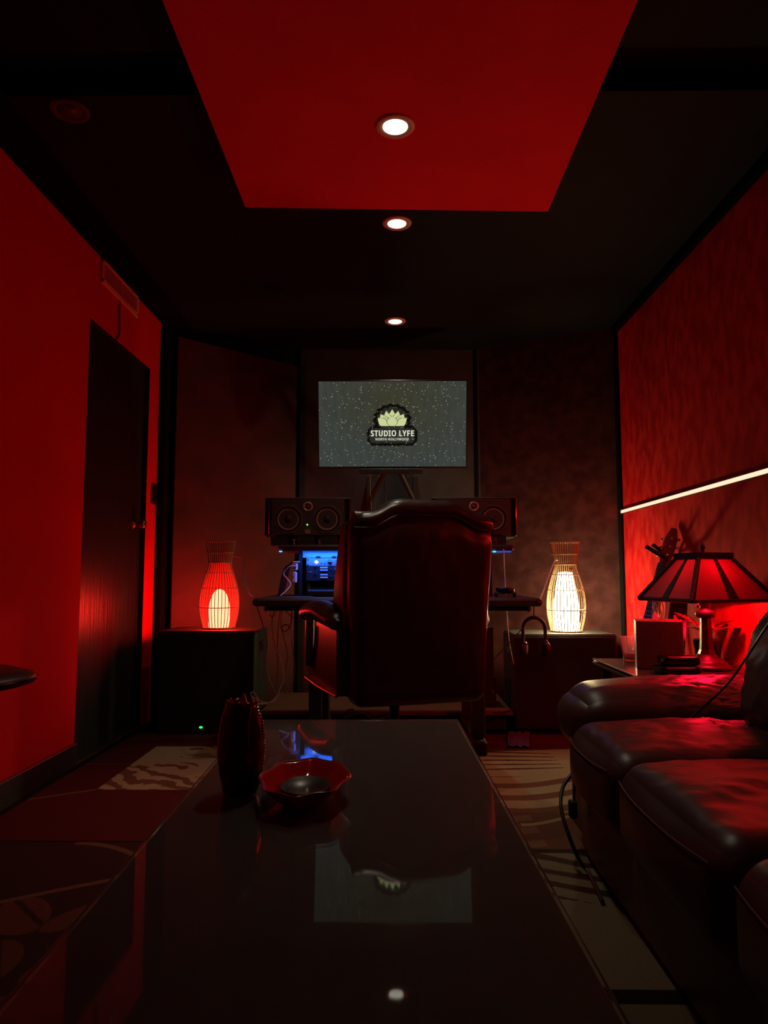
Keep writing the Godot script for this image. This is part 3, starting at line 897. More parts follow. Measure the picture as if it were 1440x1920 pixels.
func build_speaker(at: Vector3, label: String, turn: float) -> void:
	var s := thing("studio_monitor", label, "speaker", at, turn, "studio monitors on the desk shelf")
	var W := 0.462
	var H := 0.214
	var D := 0.30
	part("cabinet", MB.new().box(Vector3(0, H / 2, -D / 2), Vector3(W, H, D), 0.008).done(), plain(lin(0.016, 0.014, 0.013), 0.45), s)
	part("baffle", MB.new().box(Vector3(0, H / 2, 0.004), Vector3(W - 0.07, H - 0.016, 0.008), 0.003).done(), plain(lin(0.04, 0.032, 0.030), 0.6), s)
	part("top_edge", MB.new().box(Vector3(0, H - 0.004, 0.005), Vector3(W - 0.02, 0.005, 0.009), 0.002).done(), plain(lin(0.10, 0.095, 0.09), 0.35), s)
	for e in [-1.0, 1.0]:
		part("side_cheek", MB.new().box(Vector3(e * (W / 2 - 0.015), H / 2, 0.004), Vector3(0.022, H - 0.014, 0.010), 0.004).done(), M.black_gloss, s)
	var face := Basis(Vector3.RIGHT, PI / 2)
	for e in [-1.0, 1.0]:
		var c := Vector3(e * 0.104, 0.096, 0.008)
		var xf := Transform3D(face, c)
		var wf := part("woofer", MB.new().lathe([Vector2(0.081, 0.0), Vector2(0.080, 0.0035), Vector2(0.074, 0.0035), Vector2(0.072, 0.001)], 8, Transform3D(face * Basis(Vector3.UP, PI / 8), c), null, true).done(), plain(lin(0.10, 0.09, 0.09), 0.35), s)
		part("surround", MB.new().lathe([Vector2(0.0735, 0.0015), Vector2(0.068, 0.005), Vector2(0.060, 0.004), Vector2(0.057, 0.0005)], 40, xf).done(), M.rubber, wf)
		part("cone", MB.new().lathe([Vector2(0.057, 0.001), Vector2(0.040, -0.002), Vector2(0.018, -0.0045)], 40, xf).done(), plain(lin(0.42, 0.36, 0.32), 0.3, 0.25), wf)
		part("dust_cap", MB.new().lathe([Vector2(0.021, -0.0045), Vector2(0.018, 0.003), Vector2(0.010, 0.007), Vector2(0.0003, 0.008)], 24, xf).done(), M.black, wf)
		for k in 8:
			var a := PI / 8 + TAU * k / 8.0
			screw(wf, c + Vector3(0.075 * cos(a), 0.075 * sin(a), 0.003), 0.0028)
	var tc := Transform3D(face, Vector3(0, 0.163, 0.008))
	var tw := part("tweeter", MB.new().lathe([Vector2(0.027, 0.0), Vector2(0.027, 0.003), Vector2(0.018, 0.003), Vector2(0.017, 0.001)], 32, tc).done(), plain(lin(0.40, 0.38, 0.36), 0.35, 0.4), s)
	part("dome", MB.new().lathe([Vector2(0.017, 0.001), Vector2(0.012, -0.002), Vector2(0.009, -0.001), Vector2(0.006, 0.004), Vector2(0.0003, 0.005)], 24, tc).done(), plain(lin(0.12, 0.08, 0.07), 0.3, 0.6), tw)
	var led := part("power_led", MB.new().ball(Vector3(-0.002, 0.066, 0.009), Vector3(0.0045, 0.0045, 0.003)).done(), glow(Color(0.45, 1.0, 0.25), 2.0), s)
	tell(led, "tiny green power light")
	part("badge", MB.new().box(Vector3(0, 0.030, 0.009), Vector3(0.030, 0.022, 0.003), 0.001).done(), plain(lin(0.22, 0.16, 0.14), 0.4), s)
	for k in 3:
		part("badge_bar", MB.new().box(Vector3(-0.008 + 0.008 * k, 0.024, 0.0108), Vector3(0.005, 0.008, 0.001)).done(), plain(lin(0.45, 0.4, 0.38), 0.4), s)


func build_chair() -> void:
	var t := thing("wing_armchair", "burgundy leather swivel armchair with tall camel back at the desk", "armchair", Vector3(0.005, 0.010, -3.02), deg_to_rad(18))
	t.scale = Vector3(1.06, 1.01, 1.06)
	var wn := wrinkle(6, 5.0)
	# tall back: outline with a raised crown, padded, slightly reclined
	var crown := func(u: float) -> float:
		var a := absf(u)
		if a < 0.34: return 0.050
		if a < 0.82: return 0.050 * (0.5 + 0.5 * cos((a - 0.34) / 0.48 * PI))
		return 0.0
	var back := func(p: Vector3, c: Vector3) -> Vector3:
		var q := p
		var v := (p.y + 0.355) / 0.71
		q.x *= lerpf(0.93, 1.0, clampf(v, 0, 1))
		if v > 0.3:
			q.y += crown.call(c.x) * clampf((v - 0.3) / 0.7, 0, 1)
		q.z += 0.06 * v * v
		# pinched upholstery just under the top roll
		if c.z > 0.5:
			q.z -= 0.014 * exp(-pow((v - 0.90) / 0.035, 2.0))
			q.z += 0.003 * wn.get_noise_3d(p.x * 4, p.y * 2, 0)
		return q
	var bk := part("backrest", MB.new().pillow(Vector3(0.545, 0.71, 0.13), 0.05, Vector3(0.0, 0.0, 0.012), 44, back, Transform3D(Basis.IDENTITY, Vector3(0, 0.719, 0.265))).done(), M.leather_red, t)
	# rolled top edge
	var roll := []
	for i in 25:
		var u := lerpf(-0.98, 0.98, i / 24.0)
		roll.append(Vector3(u * 0.262, 1.050 + crown.call(u), 0.335))
	part("top_roll", MB.new().tube(roll, 0.028, 10).done(), M.leather_red, bk)
	var roll2 := []
	for i in 25:
		var u := lerpf(-0.99, 0.99, i / 24.0)
		roll2.append(Vector3(u * 0.266, 1.014 + crown.call(u), 0.372))
	part("piping", MB.new().tube(roll2, 0.005, 6).done(), M.leather_red, bk)
	# wings running forward from the back edges
	for s in [-1.0, 1.0]:
		var wing := func(p: Vector3, c: Vector3) -> Vector3:
			var q := p
			var v := clampf((p.y + 0.21) / 0.42, 0, 1)
			# narrow at the head, sweeping forward to the arm
			q.z = 0.10 + (p.z - 0.10) * lerpf(1.0, 0.30, v * v) + 0.05 * v * v
			q.x += s * 0.008 * v
			return q
		part("wing", MB.new().pillow(Vector3(0.045, 0.42, 0.20), 0.020, Vector3(0.006, 0.0, 0.008), 16, wing, Transform3D(Basis.IDENTITY, Vector3(s * 0.246, 0.835, 0.16))).done(), M.leather_red, t)
	# arms: padded roll with a skirt panel under it
	for s in [-1.0, 1.0]:
		var arm := part("arm_pad", MB.new().pillow(Vector3(0.085, 0.070, 0.41), 0.033, Vector3(0.008, 0.006, 0.005), 20, func(p: Vector3, c: Vector3) -> Vector3:
			var q := p
			q.x += s * -0.10 * (p.z + 0.0)
			q.y += 0.02 * (1.0 - c.z * c.z) - 0.02 * maxf(c.z, 0) + 0.003 * wn.get_noise_3d(p.x * 3, 2.0, p.z * 18.0)
			return q, Transform3D(Basis.IDENTITY, Vector3(s * 0.294, 0.684, 0.02))).done(), M.leather_red, t)
		var o := PackedVector2Array([Vector2(-0.20, 0.47), Vector2(-0.145, 0.505), Vector2(-0.115, 0.56), Vector2(-0.10, 0.635), Vector2(-0.10, 0.655), Vector2(0.27, 0.640), Vector2(0.27, 0.405), Vector2(-0.22, 0.405), Vector2(-0.235, 0.44)])
		part("arm_skirt", MB.new().prism(o, 0.05, Transform3D(Basis(Vector3(0, 0, 1), Vector3.UP, Vector3(-1, 0, 0)), Vector3(s * 0.275 + 0.025, 0, 0)), 0.0).done(), M.leather_red, arm)
		var ar := []
		for p in [Vector3(0, 0.470, -0.20), Vector3(0, 0.505, -0.145), Vector3(0, 0.56, -0.115), Vector3(0, 0.635, -0.10)]:
			ar.append(p + Vector3(s * 0.312, 0, 0))
		part("arm_welt", MB.new().tube(curve(ar, 5), 0.006, 6).done(), M.leather_red, arm)
		part("arm_post", MB.new().box(Vector3(s * 0.305, 0.565, -0.175), Vector3(0.035, 0.21, 0.03), 0.006).done(), M.wood_dark, t)
		part("lower_welt", MB.new().tube([Vector3(s * 0.313, 0.405, -0.225), Vector3(s * 0.313, 0.403, 0.0), Vector3(s * 0.300, 0.405, 0.27)], 0.005, 6).done(), M.leather_red, t)
	part("seat", MB.new().pillow(Vector3(0.53, 0.15, 0.52), 0.05, Vector3(0.0, 0.02, 0.01), 18, null, Transform3D(Basis.IDENTITY, Vector3(0, 0.455, -0.03))).done(), M.leather_red, t)
	# swivel base
	part("tilt_box", MB.new().box(Vector3(0, 0.355, 0.02), Vector3(0.20, 0.045, 0.24), 0.01).done(), M.black, t)
	part("column", MB.new().lathe([Vector2(0.028, 0.12), Vector2(0.028, 0.22), Vector2(0.020, 0.221), Vector2(0.020, 0.345)], 20).done(), M.black, t)
	for k in 5:
		var a := TAU * k / 5.0 + 0.55
		var dir := Vector3(cos(a), 0, -sin(a))
		var leg := part("base_leg", MB.new().tube([dir * 0.02 + Vector3(0, 0.125, 0), dir * 0.16 + Vector3(0, 0.115, 0), dir * 0.30 + Vector3(0, 0.080, 0)], 0.026, 8, 0.018).done(), M.black, t)
		var cx := Transform3D(Basis(dir, Vector3.UP, dir.cross(Vector3.UP)), dir * 0.29)
		part("caster", MB.new().lathe([Vector2(0.0002, -0.022), Vector2(0.022, -0.022), Vector2(0.027, -0.016), Vector2(0.027, 0.016), Vector2(0.022, 0.022), Vector2(0.0002, 0.022)], 18, cx * Transform3D(Basis(Vector3.RIGHT, PI / 2), Vector3(0, 0.0275, 0))).done(), M.black, leg)


func build_screen() -> void:
	var W := 0.946
	var H := 0.555
	var t := thing("wall_television", "flat television showing a starry title card with lotus logo", "television", Vector3(-0.003, 1.814, -4.42))
	t.rotation.x = deg_to_rad(10.0)
	part("casing", MB.new().box(Vector3(0, 0, -0.022), Vector3(W, H, 0.04), 0.004).done(), M.black, t)
	var bz := MB.new()
	bz.box(Vector3(0, H / 2 - 0.004, 0.001), Vector3(W, 0.008, 0.006), 0.001)
	bz.box(Vector3(0, -H / 2 + 0.006, 0.001), Vector3(W, 0.012, 0.006), 0.001)
	bz.box(Vector3(-W / 2 + 0.004, 0, 0.001), Vector3(0.008, H, 0.006), 0.001)
	bz.box(Vector3(W / 2 - 0.004, 0, 0.001), Vector3(0.008, H, 0.006), 0.001)
	part("bezel", bz.done(), plain(lin(0.02, 0.015, 0.015), 0.4), t)
	var sw := W - 0.016
	var sh := H - 0.020
	var w := 936
	var h := 535
	var im := Image.create(w, h, false, Image.FORMAT_RGB8)
	var rng := RandomNumberGenerator.new()
	rng.seed = 77
	var nz := FastNoiseLite.new(); nz.seed = 2; nz.frequency = 0.006
	for y in h:
		for x in w:
			var u := float(x) / w
			var v := float(y) / h
			var olive := clampf(1.0 - Vector2(u - 0.52, (v - 0.22) * 0.8).length() * 1.7, 0, 1)
			var c := Color(0.225, 0.25, 0.235).lerp(Color(0.225, 0.225, 0.165), olive)
			var g := 1.0 + 0.10 * nz.get_noise_2d(x * 4.0, y) + (rng.randf() - 0.5) * 0.10
			im.set_pixel(x, y, Color(c.r * g, c.g * g, c.b * g))
	# the dark badge behind the logo: an arch over a chamfered plate
	var badge := func(p: Vector2) -> float:
		var q := (p - Vector2(466, 339)).abs()
		var r := maxf(q.x - 161, maxf(q.y - 64, (q.x + q.y) - 192)) + 3.0 * sin(p.x * 0.22) * sin(p.y * 0.22)
		var e := (p - Vector2(466, 236)) * Vector2(0.79, 1.0)
		var b := e.length() - 94 + 4.0 * sin(e.angle() * 16.0)
		return minf(r, b)
	for y in range(100, 430):
		for x in range(270, 660):
			var d: float = badge.call(Vector2(x, y))
			if d < 0:
				var dark := 0.15 if d > -14.0 else clampf((-d - 8.0) / 20.0, 0.15, 0.72)
				im.set_pixel(x, y, im.get_pixel(x, y) * dark)
	for k in 2600:
		var x := rng.randi_range(2, w - 4)
		var y := rng.randi_range(2, h - 4)
		var b := 0.30 + 0.30 * pow(rng.randf(), 3.0)
		var c := Color(b, b * 1.02, b * 0.98)
		im.set_pixel(x, y, c)
		im.set_pixel(x, y + 1, c)
		if rng.randf() < 0.15:
			b = 0.65 + 0.35 * rng.randf()
			im.fill_rect(Rect2i(x, y, 3, 3), Color(b, b, b * 0.97))
	var m := plain(lin(0.004, 0.004, 0.004), 0.25)
	m.emission_enabled = true
	m.emission = Color.BLACK
	m.emission_texture = ImageTexture.create_from_image(im)
	m.emission_energy_multiplier = 1.0
	var q := QuadMesh.new()
	q.size = Vector2(sw, sh)
	var scr := part("screen", q, m, t, Vector3(0, 0.002, 0.0045))
	# lotus and lettering shown on the screen, set on its face
	var px := sw / 1250.0
	var sp := func(x: float, y: float) -> Vector2: return Vector2((x - 702.0) * px, -(y - 430.0) * px)
	var petal_mat := glow(Color(0.82, 0.86, 0.62), 0.9, Color(0.02, 0.02, 0.02))
	var gap_mat := plain(lin(0.004, 0.004, 0.003), 0.6)
	var petals := [
		[Vector2(700, 305), 700.0, 38.0], [Vector2(648, 318), 672.0, 36.0], [Vector2(752, 318), 728.0, 36.0],
		[Vector2(602, 345), 655.0, 40.0], [Vector2(798, 345), 745.0, 40.0], [Vector2(630, 374), 672.0, 36.0], [Vector2(770, 374), 728.0, 36.0],
		[Vector2(577, 378), 655.0, 34.0], [Vector2(825, 378), 745.0, 34.0], [Vector2(700, 362), 700.0, 44.0]]
	var zz := 0.0005
	for pt in petals:
		var tip: Vector2 = pt[0]
		var base := Vector2(pt[1], 446)
		var half: float = pt[2]
		for pass_ in 2:
			var grow := 4.5 if pass_ == 0 else 0.0
			var o := PackedVector2Array()
			var ax := (tip - base)
			var nx := Vector2(-ax.y, ax.x).normalized()
			for k in 12:
				var f := k / 12.0
				var p := base + ax * f + nx * ((half + grow) * pow(sin(PI * (0.14 + 0.86 * f)), 1.15))
				o.append(sp.call(p.x, minf(p.y, 446)))
			o.append(sp.call(tip.x, tip.y - grow))
			for k in range(11, -1, -1):
				var f := k / 12.0
				var p := base + ax * f - nx * ((half + grow) * pow(sin(PI * (0.14 + 0.86 * f)), 1.15))
				o.append(sp.call(p.x, minf(p.y, 446)))
			var clean := Geometry2D.merge_polygons(o, PackedVector2Array())
			var oo: PackedVector2Array = clean[0] if clean.size() > 0 else o
			if Geometry2D.triangulate_polygon(oo).size() > 0:
				part("lotus_petal" if pass_ == 1 else "petal_gap", MB.new().prism(oo, 0.0002, Transform3D(Basis.IDENTITY, Vector3(0, 0, zz))).done(), petal_mat if pass_ == 1 else gap_mat, scr)
			zz += 0.0003
	var font := SystemFont.new()
	font.font_names = PackedStringArray(["Droid Sans"])
	font.font_weight = 800
	for line in [["STUDIO LYFE", 702.0, 508.0, 368.0, 0.95, "title_lettering"], ["NORTH HOLLYWOOD", 699.0, 557.0, 282.0, 0.8, "subtitle_lettering"]]:
		var tm := TextMesh.new()
		tm.font = font
		tm.text = line[0]
		tm.font_size = 64
		tm.pixel_size = 0.001
		tm.depth = 0.0004
		var bb := tm.get_aabb()
		var k: float = line[3] * px / bb.size.x
		var o := part(line[5], tm, glow(Color(0.88, 0.90, 0.80), line[4], Color(0.02, 0.02, 0.02)), scr)
		var c: Vector2 = sp.call(line[1], line[2])
		var ky := k * (1.12 if line[5] == "title_lettering" else 1.0)
		o.scale = Vector3(k, ky, 1)
		o.position = Vector3(c.x - bb.get_center().x * k, c.y - bb.get_center().y * ky, 0.0008)
		tell(o, "bright lettering on the screen")
	var al := AreaLight3D.new()
	al.name = "screen_glow"
	al.area_size = Vector2(sw, sh)
	al.light_color = Color(0.92, 1.0, 0.86)
	al.light_energy = 0.0004
	al.shadow_enabled = true
	t.add_child(al)
	al.rotation.y = PI
	al.position = Vector3(0, 0, 0.012)
	# wall bracket below it
	var b := thing("television_bracket", "black steel bracket with slanting struts below the television", "bracket")
	part("cross_plate", MB.new().box(Vector3(-0.01, 1.522, -4.47), Vector3(0.40, 0.030, 0.05), 0.003).done(), M.black, b)
	for s in [-1.0, 1.0]:
		part("strut", MB.new().tube([Vector3(s * 0.045, 1.525, -4.50), Vector3(-0.005 + s * 0.135, 1.38, -4.66), Vector3(-0.005 + s * 0.150, 1.30, -4.74)], 0.020, 6).done(), M.black, b)
		part("upright", span(Vector3(-0.005 + s * 0.155 - 0.018, 1.02, -4.86), Vector3(-0.005 + s * 0.155 + 0.018, 1.53, -4.72), 0.004), M.black, b)
		part("hook", MB.new().tube(curve([Vector3(s * 0.092 - 0.012, 1.508, -4.44), Vector3(s * 0.092 - 0.010, 1.488, -4.44), Vector3(s * 0.092, 1.480, -4.44), Vector3(s * 0.092 + 0.010, 1.488, -4.44), Vector3(s * 0.092 + 0.012, 1.508, -4.44)], 4), 0.004, 5).done(), M.black, b)
	var cab := thing("television_cable", "thin black cable hanging from the television down the grey wall", "cable")
	part("cable", MB.new().tube(curve([on_z(722, 874, 4.46), on_z(721, 905, 4.6), on_z(724, 940, 4.7), on_z(724, 990, 4.75)], 6), 0.004, 5).done(), M.cable_black, cab)
	var cab2 := thing("television_cable", "thin pale cable hanging straight down beside the bracket upright", "cable")
	part("cable", MB.new().tube(curve([on_z(695, 874, 4.46), on_z(694, 915, 4.6), on_z(697, 960, 4.7), on_z(697, 1000, 4.72)], 6), 0.0025, 5).done(), M.cable_grey, cab2)


func build_subs() -> void:
	var L := thing("subwoofer", "large black subwoofer cabinet carrying the red wicker lamp", "subwoofer", Vector3(-1.022, 0.0, -3.94), 0.0, "subwoofers in the room corners")
	sub_parts(L, 0.545, 0.558, true)
	var R := thing("subwoofer", "large black subwoofer cabinet carrying the white wicker lamp", "subwoofer", Vector3(0.962, 0.0, -4.04), 0.0, "subwoofers in the room corners")
	sub_parts(R, 0.585, 0.535, false)
	wicker_lamp(Vector3(-1.003, 0.559, -4.12), 0.505, true)
	wicker_lamp(Vector3(1.012, 0.536, -4.20), 0.525, false)


func sub_parts(t: Node3D, W: float, H: float, led: bool) -> void:
	var D := 0.34
	part("cabinet", MB.new().box(Vector3(0, H / 2 + 0.004, -D / 2), Vector3(W, H - 0.008, D), 0.010).done(), M.cabinet_black, t)
	part("grille", MB.new().box(Vector3(0, H / 2, 0.004), Vector3(W - 0.02, H - 0.03, 0.012), 0.004).done(), M.grille, t)
	part("emblem", MB.new().lathe([Vector2(0.020, 0.0), Vector2(0.020, 0.002), Vector2(0.016, 0.003), Vector2(0.0003, 0.003)], 24, Transform3D(Basis(Vector3.RIGHT, PI / 2), Vector3(0.09, H * 0.45, 0.010))).done(), M.black, t)
	for s in [-1.0, 1.0]:
		var hb := part("side_handle", MB.new().box(Vector3(s * W / 2, H - 0.09, -0.14), Vector3(0.006, 0.06, 0.12), 0.003).done(), M.black_gloss, t)
		part("grip", MB.new().tube(curve([Vector3(s * (W / 2 + 0.003), H - 0.07, -0.19), Vector3(s * (W / 2 + 0.010), H - 0.07, -0.14), Vector3(s * (W / 2 + 0.003), H - 0.07, -0.09)], 5), 0.006, 6).done(), M.rubber, hb)
	for k in [[-0.4, -0.15], [0.4, -0.15], [-0.4, -0.85], [0.4, -0.85]]:
		part("corner_cup", MB.new().lathe([Vector2(0.028, 0.0), Vector2(0.026, 0.0015), Vector2(0.018, 0.0005), Vector2(0.0003, 0.0004)], 18, Transform3D(Basis.IDENTITY, Vector3(W * k[0], H, D * k[1]))).done(), M.rubber, t)
	if led:
		var l := part("power_led", MB.new().ball(Vector3(-0.022, 0.042, 0.011), Vector3(0.010, 0.006, 0.004)).done(), glow(Color(0.15, 1.0, 0.45), 2.2), t)
		tell(l, "small green power light")


func wicker_lamp(at: Vector3, H: float, red: bool) -> void:
	var t := thing("wicker_lamp", "vase shaped wicker lamp glowing red on the subwoofer" if red else "vase shaped wicker lamp glowing bright warm white on the subwoofer", "lamp", at, 0.0, "wicker lamps on the subwoofers")
	# silhouette radius by height share
	var pr := [[0.0, 0.090], [0.10, 0.102], [0.22, 0.111], [0.34, 0.111], [0.46, 0.103], [0.58, 0.087], [0.68, 0.070], [0.74, 0.063], [0.80, 0.066], [0.90, 0.076], [1.0, 0.084]]
	var rad := func(f: float) -> float:
		for i in pr.size() - 1:
			if f <= pr[i + 1][0]:
				var u: float = (f - pr[i][0]) / (pr[i + 1][0] - pr[i][0])
				var p0: float = pr[maxi(i - 1, 0)][1]
				var p3: float = pr[mini(i + 2, pr.size() - 1)][1]
				return cubic_interpolate(pr[i][1], pr[i + 1][1], p0, p3, u)
		return pr[-1][1]
	var low := []
	var high := []
	for k in 15:
		var f := 0.012 + 0.73 * k / 14.0
		low.append(Vector3(rad.call(f), f * H, 0))
	for k in 6:
		var f := 0.745 + 0.255 * k / 5.0
		high.append(Vector3(rad.call(f), f * H, 0))
	var rib := MB.new().tube(low, 0.0021, 5).done()
	var rib2 := MB.new().tube(high, 0.0026, 5).done()
	var n := 36
	for k in n:
		var o := part("rib", rib, M.rattan, t)
		o.rotation.y = TAU * k / n
		var o2 := part("collar_rib", rib2, M.rattan, t)
		o2.rotation.y = TAU * (k + 0.5) / n
	for f in [0.012, 0.24, 0.46, 0.63, 0.745, 0.86, 0.99]:
		var pts := []
		var r: float = rad.call(f) + 0.0012
		for k in 40:
			var a := TAU * k / 40
			pts.append(Vector3(r * cos(a), f * H, r * sin(a)))
		part("hoop", MB.new().tube(pts, 0.0024 if f < 0.7 else 0.003, 5, -1.0, true).done(), M.rattan, t)
	part("base_disc", MB.new().lathe([Vector2(0.0003, 0.0), Vector2(0.088, 0.0), Vector2(0.088, 0.004), Vector2(0.0003, 0.005)], 36).done(), M.rattan, t)
	# paper tube with the bulb behind it
	var core := []
	if red:
		core = [Vector2(0.0003, 0.008), Vector2(0.056, 0.008), Vector2(0.060, 0.02), Vector2(0.060, 0.11), Vector2(0.057, 0.14), Vector2(0.051, 0.165), Vector2(0.042, 0.19), Vector2(0.030, 0.21), Vector2(0.015, 0.222), Vector2(0.0003, 0.226)]
	else:
		core = [Vector2(0.0003, 0.008), Vector2(0.074, 0.008), Vector2(0.076, 0.02), Vector2(0.074, 0.15), Vector2(0.066, 0.22), Vector2(0.052, 0.29), Vector2(0.042, 0.345), Vector2(0.0003, 0.35)]
	var gm := glow(Color(1.0, 0.80, 0.58), 2.2) if red else glow(Color(1.0, 0.97, 0.84), 3.6)
	var d := part("lamp_tube", MB.new().lathe(core, 40).done(), gm, t)
	tell(d, "glowing inner paper tube")
	if red:
		# added red shell imitating how the glow fades around the bright core
		var glow_shell := []
		for k in 12:
			var f := 0.015 + 0.72 * k / 11.0
			glow_shell.append(Vector2(rad.call(f) - 0.012, f * H))
		var vm := glow(Color(1.0, 0.12, 0.09), 0.40, Color(0.6, 0.1, 0.08))
		vm.roughness = 0.8
		vm.transparency = BaseMaterial3D.TRANSPARENCY_ALPHA
		vm.albedo_color.a = 0.35
		part("lamp_glow_shell", MB.new().lathe(glow_shell, 40).done(), vm, t)
	if red:
		lamp_omni("red_lamp_glow", Vector3(0, 0.10, 0), Color(1.0, 0.05, 0.05), 0.44, 0.05, t)
	else:
		lamp_omni("white_lamp_glow", Vector3(0, 0.12, 0), Color(1.0, 0.88, 0.62), 0.62, 0.05, t)
		part("paper_tag", MB.new().box(Vector3(0.018, 0.70 * H, 0.067), Vector3(0.018, 0.010, 0.001), 0.0, Transform3D.IDENTITY).done(), M.orange, t)


func build_end_table() -> void:
	var t := thing("end_table", "dark end table with a bright metal edge behind sofa arm", "side table")
	var top := 0.50
	part("tabletop", span(Vector3(0.885, top - 0.022, -3.17), Vector3(1.40, top, -2.585), 0.003), plain(lin(0.05, 0.045, 0.04), 0.12), t)
	part("metal_edge", span(Vector3(0.873, top - 0.006, -3.175), Vector3(0.885, top + 0.0015, -2.58), 0.002), M.chrome, t)
	part("metal_edge", span(Vector3(0.873, top - 0.024, -3.175), Vector3(0.885, top - 0.012, -2.58), 0.002), M.chrome, t)
	for p in [Vector3(0.92, 0, -3.13), Vector3(1.36, 0, -3.13), Vector3(0.92, 0, -2.62), Vector3(1.36, 0, -2.62)]:
		part("leg", MB.new().box(p + Vector3(0, 0.244, 0), Vector3(0.04, 0.468, 0.04), 0.003).done(), M.black, t)
	# dark wooden tissue box with a tissue standing out of it
	var bx := thing("tissue_box", "square dark wooden tissue box on the end table", "tissue box", Vector3(1.052, top, -2.865), deg_to_rad(-16))
	part("box", MB.new().box(Vector3(0, 0.093, 0), Vector3(0.172, 0.186, 0.15), 0.002).done(), M.box_wood, bx)
	part("slot", MB.new().lathe([Vector2(0.0003, 0.1862), Vector2(0.03, 0.1862), Vector2(0.032, 0.1866)], 24).done(), M.black, bx)
	var tis := thing("paper_tissue", "pinkish paper tissue standing up from the wooden box", "tissue", Vector3(1.045, top + 0.186, -2.865))
	part("sheet", MB.new().prism(PackedVector2Array([Vector2(-0.016, 0.0), Vector2(0.014, 0.0), Vector2(0.006, 0.022), Vector2(-0.001, 0.036), Vector2(-0.006, 0.030), Vector2(-0.012, 0.014)]), 0.003, Transform3D(Basis(Vector3.UP, -0.3), Vector3.ZERO)).done(), plain(lin(0.6, 0.45, 0.42), 0.9), tis)
	# clear cup with a little red drink
	var cup := thing("plastic_cup", "clear plastic cup with red dregs on the end table", "cup", Vector3(1.018, top, -3.105))
	part("cup_wall", MB.new().lathe([Vector2(0.0003, 0.0), Vector2(0.029, 0.0), Vector2(0.040, 0.098), Vector2(0.042, 0.100), Vector2(0.038, 0.100), Vector2(0.0275, 0.003), Vector2(0.0003, 0.003)], 32).done(), M.cup, cup)
	part("drink", MB.new().lathe([Vector2(0.0003, 0.004), Vector2(0.0272, 0.004), Vector2(0.0300, 0.030), Vector2(0.0003, 0.030)], 24).done(), plain(lin(0.35, 0.06, 0.03), 0.1), cup)
	part("straw_lid", MB.new().box(Vector3(0.020, 0.112, 0.0), Vector3(0.016, 0.05, 0.006), 0.002, Transform3D(Basis(Vector3.BACK, -0.35), Vector3(-0.035, 0.005, 0))).done(), M.white_plastic, cup)
	# two glossy black cases, one on the other
	var k1 := thing("glossy_case", "glossy black rounded case, lower one of two beside lamp", "case", Vector3(1.052, top, -2.69))
	part("body", MB.new().pillow(Vector3(0.155, 0.030, 0.09), 0.014, Vector3(0, 0.002, 0), 12, null, Transform3D(Basis.IDENTITY, Vector3(0, 0.015, 0))).done(), M.black_gloss, k1)
	part("seam", MB.new().box(Vector3(0, 0.015, 0), Vector3(0.153, 0.002, 0.092), 0.0).done(), M.rubber, k1)
	var k2 := thing("glossy_case", "glossy black flat case, stacked on another case beside lamp", "case", Vector3(1.064, top + 0.031, -2.70))
	part("body", MB.new().pillow(Vector3(0.135, 0.034, 0.085), 0.012, Vector3(0, 0.001, 0), 12, null, Transform3D(Basis.IDENTITY, Vector3(0, 0.017, 0))).done(), M.black_gloss, k2)
	part("clasp", MB.new().box(Vector3(-0.066, 0.017, 0.02), Vector3(0.006, 0.012, 0.016), 0.002).done(), M.chrome, k2)
	table_lamp(Vector3(1.222, top, -2.82))
	# potted plant behind the lamp
	var pl := thing("potted_plant", "plant with broad leaves, red lamplight in their colour, in dark pot behind lamp", "potted plant", Vector3(1.30, top, -2.99))
	part("pot", MB.new().lathe([Vector2(0.0003, 0.0), Vector2(0.044, 0.0), Vector2(0.056, 0.095), Vector2(0.058, 0.10), Vector2(0.052, 0.10), Vector2(0.0003, 0.088)], 28).done(), M.black_gloss, pl)
	var leaf := PackedVector2Array()
	for k in 17:
		var a := TAU * k / 16.0
		if k == 16: break
		leaf.append(Vector2(0.030 * sin(a) * (1.0 - 0.35 * cos(a)), 0.055 + 0.055 * -cos(a)))
	for k in 7:
		var az: float = [0.2, 1.1, 2.0, 2.9, 3.8, 4.7, 5.6][k]
		var tilt: float = [1.15, 0.9, 1.3, 1.1, 0.7, 1.25, 1.0][k]
		var out := Vector3(cos(az), 0, sin(az))
		var base := Vector3(0, 0.085, 0)
		var mid := base + out * 0.03 + Vector3(0, 0.05 + 0.01 * (k % 3), 0)
		part("stem", MB.new().tube(curve([base, base + Vector3(0, 0.03, 0) + out * 0.008, mid], 4), 0.002, 5).done(), M.leaf_green, pl)
		var y := (out * sin(tilt) + Vector3.UP * cos(tilt)).normalized()
		var x := y.cross(Vector3.UP).normalized()
		var bend := MB.new()
		bend.smooth(true)
		var xf := Transform3D(Basis(x, y, x.cross(y)), mid)
		for i in leaf.size():
			var p := leaf[i]
			var q := leaf[(i + 1) % leaf.size()]
			bend.tri(xf * Vector3(0, 0.055, -0.006), xf * Vector3(p.x, p.y, -3.0 * p.y * p.y), xf * Vector3(q.x, q.y, -3.0 * q.y * q.y))
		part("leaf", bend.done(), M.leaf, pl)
	var tw := part("twig", MB.new().tube(curve([Vector3(0, 0.09, 0), Vector3(-0.04, 0.16, 0.0), Vector3(-0.085, 0.20, 0.01), Vector3(-0.13, 0.185, 0.01)], 5), 0.0014, 4).done(), M.leaf_green, pl)
	for q in [Vector3(-0.128, 0.178, 0.01), Vector3(-0.112, 0.172, 0.012), Vector3(-0.133, 0.190, 0.008)]:
		part("twig_leaf", MB.new().ball(q, Vector3(0.006, 0.010, 0.0015)).done(), M.leaf, tw)
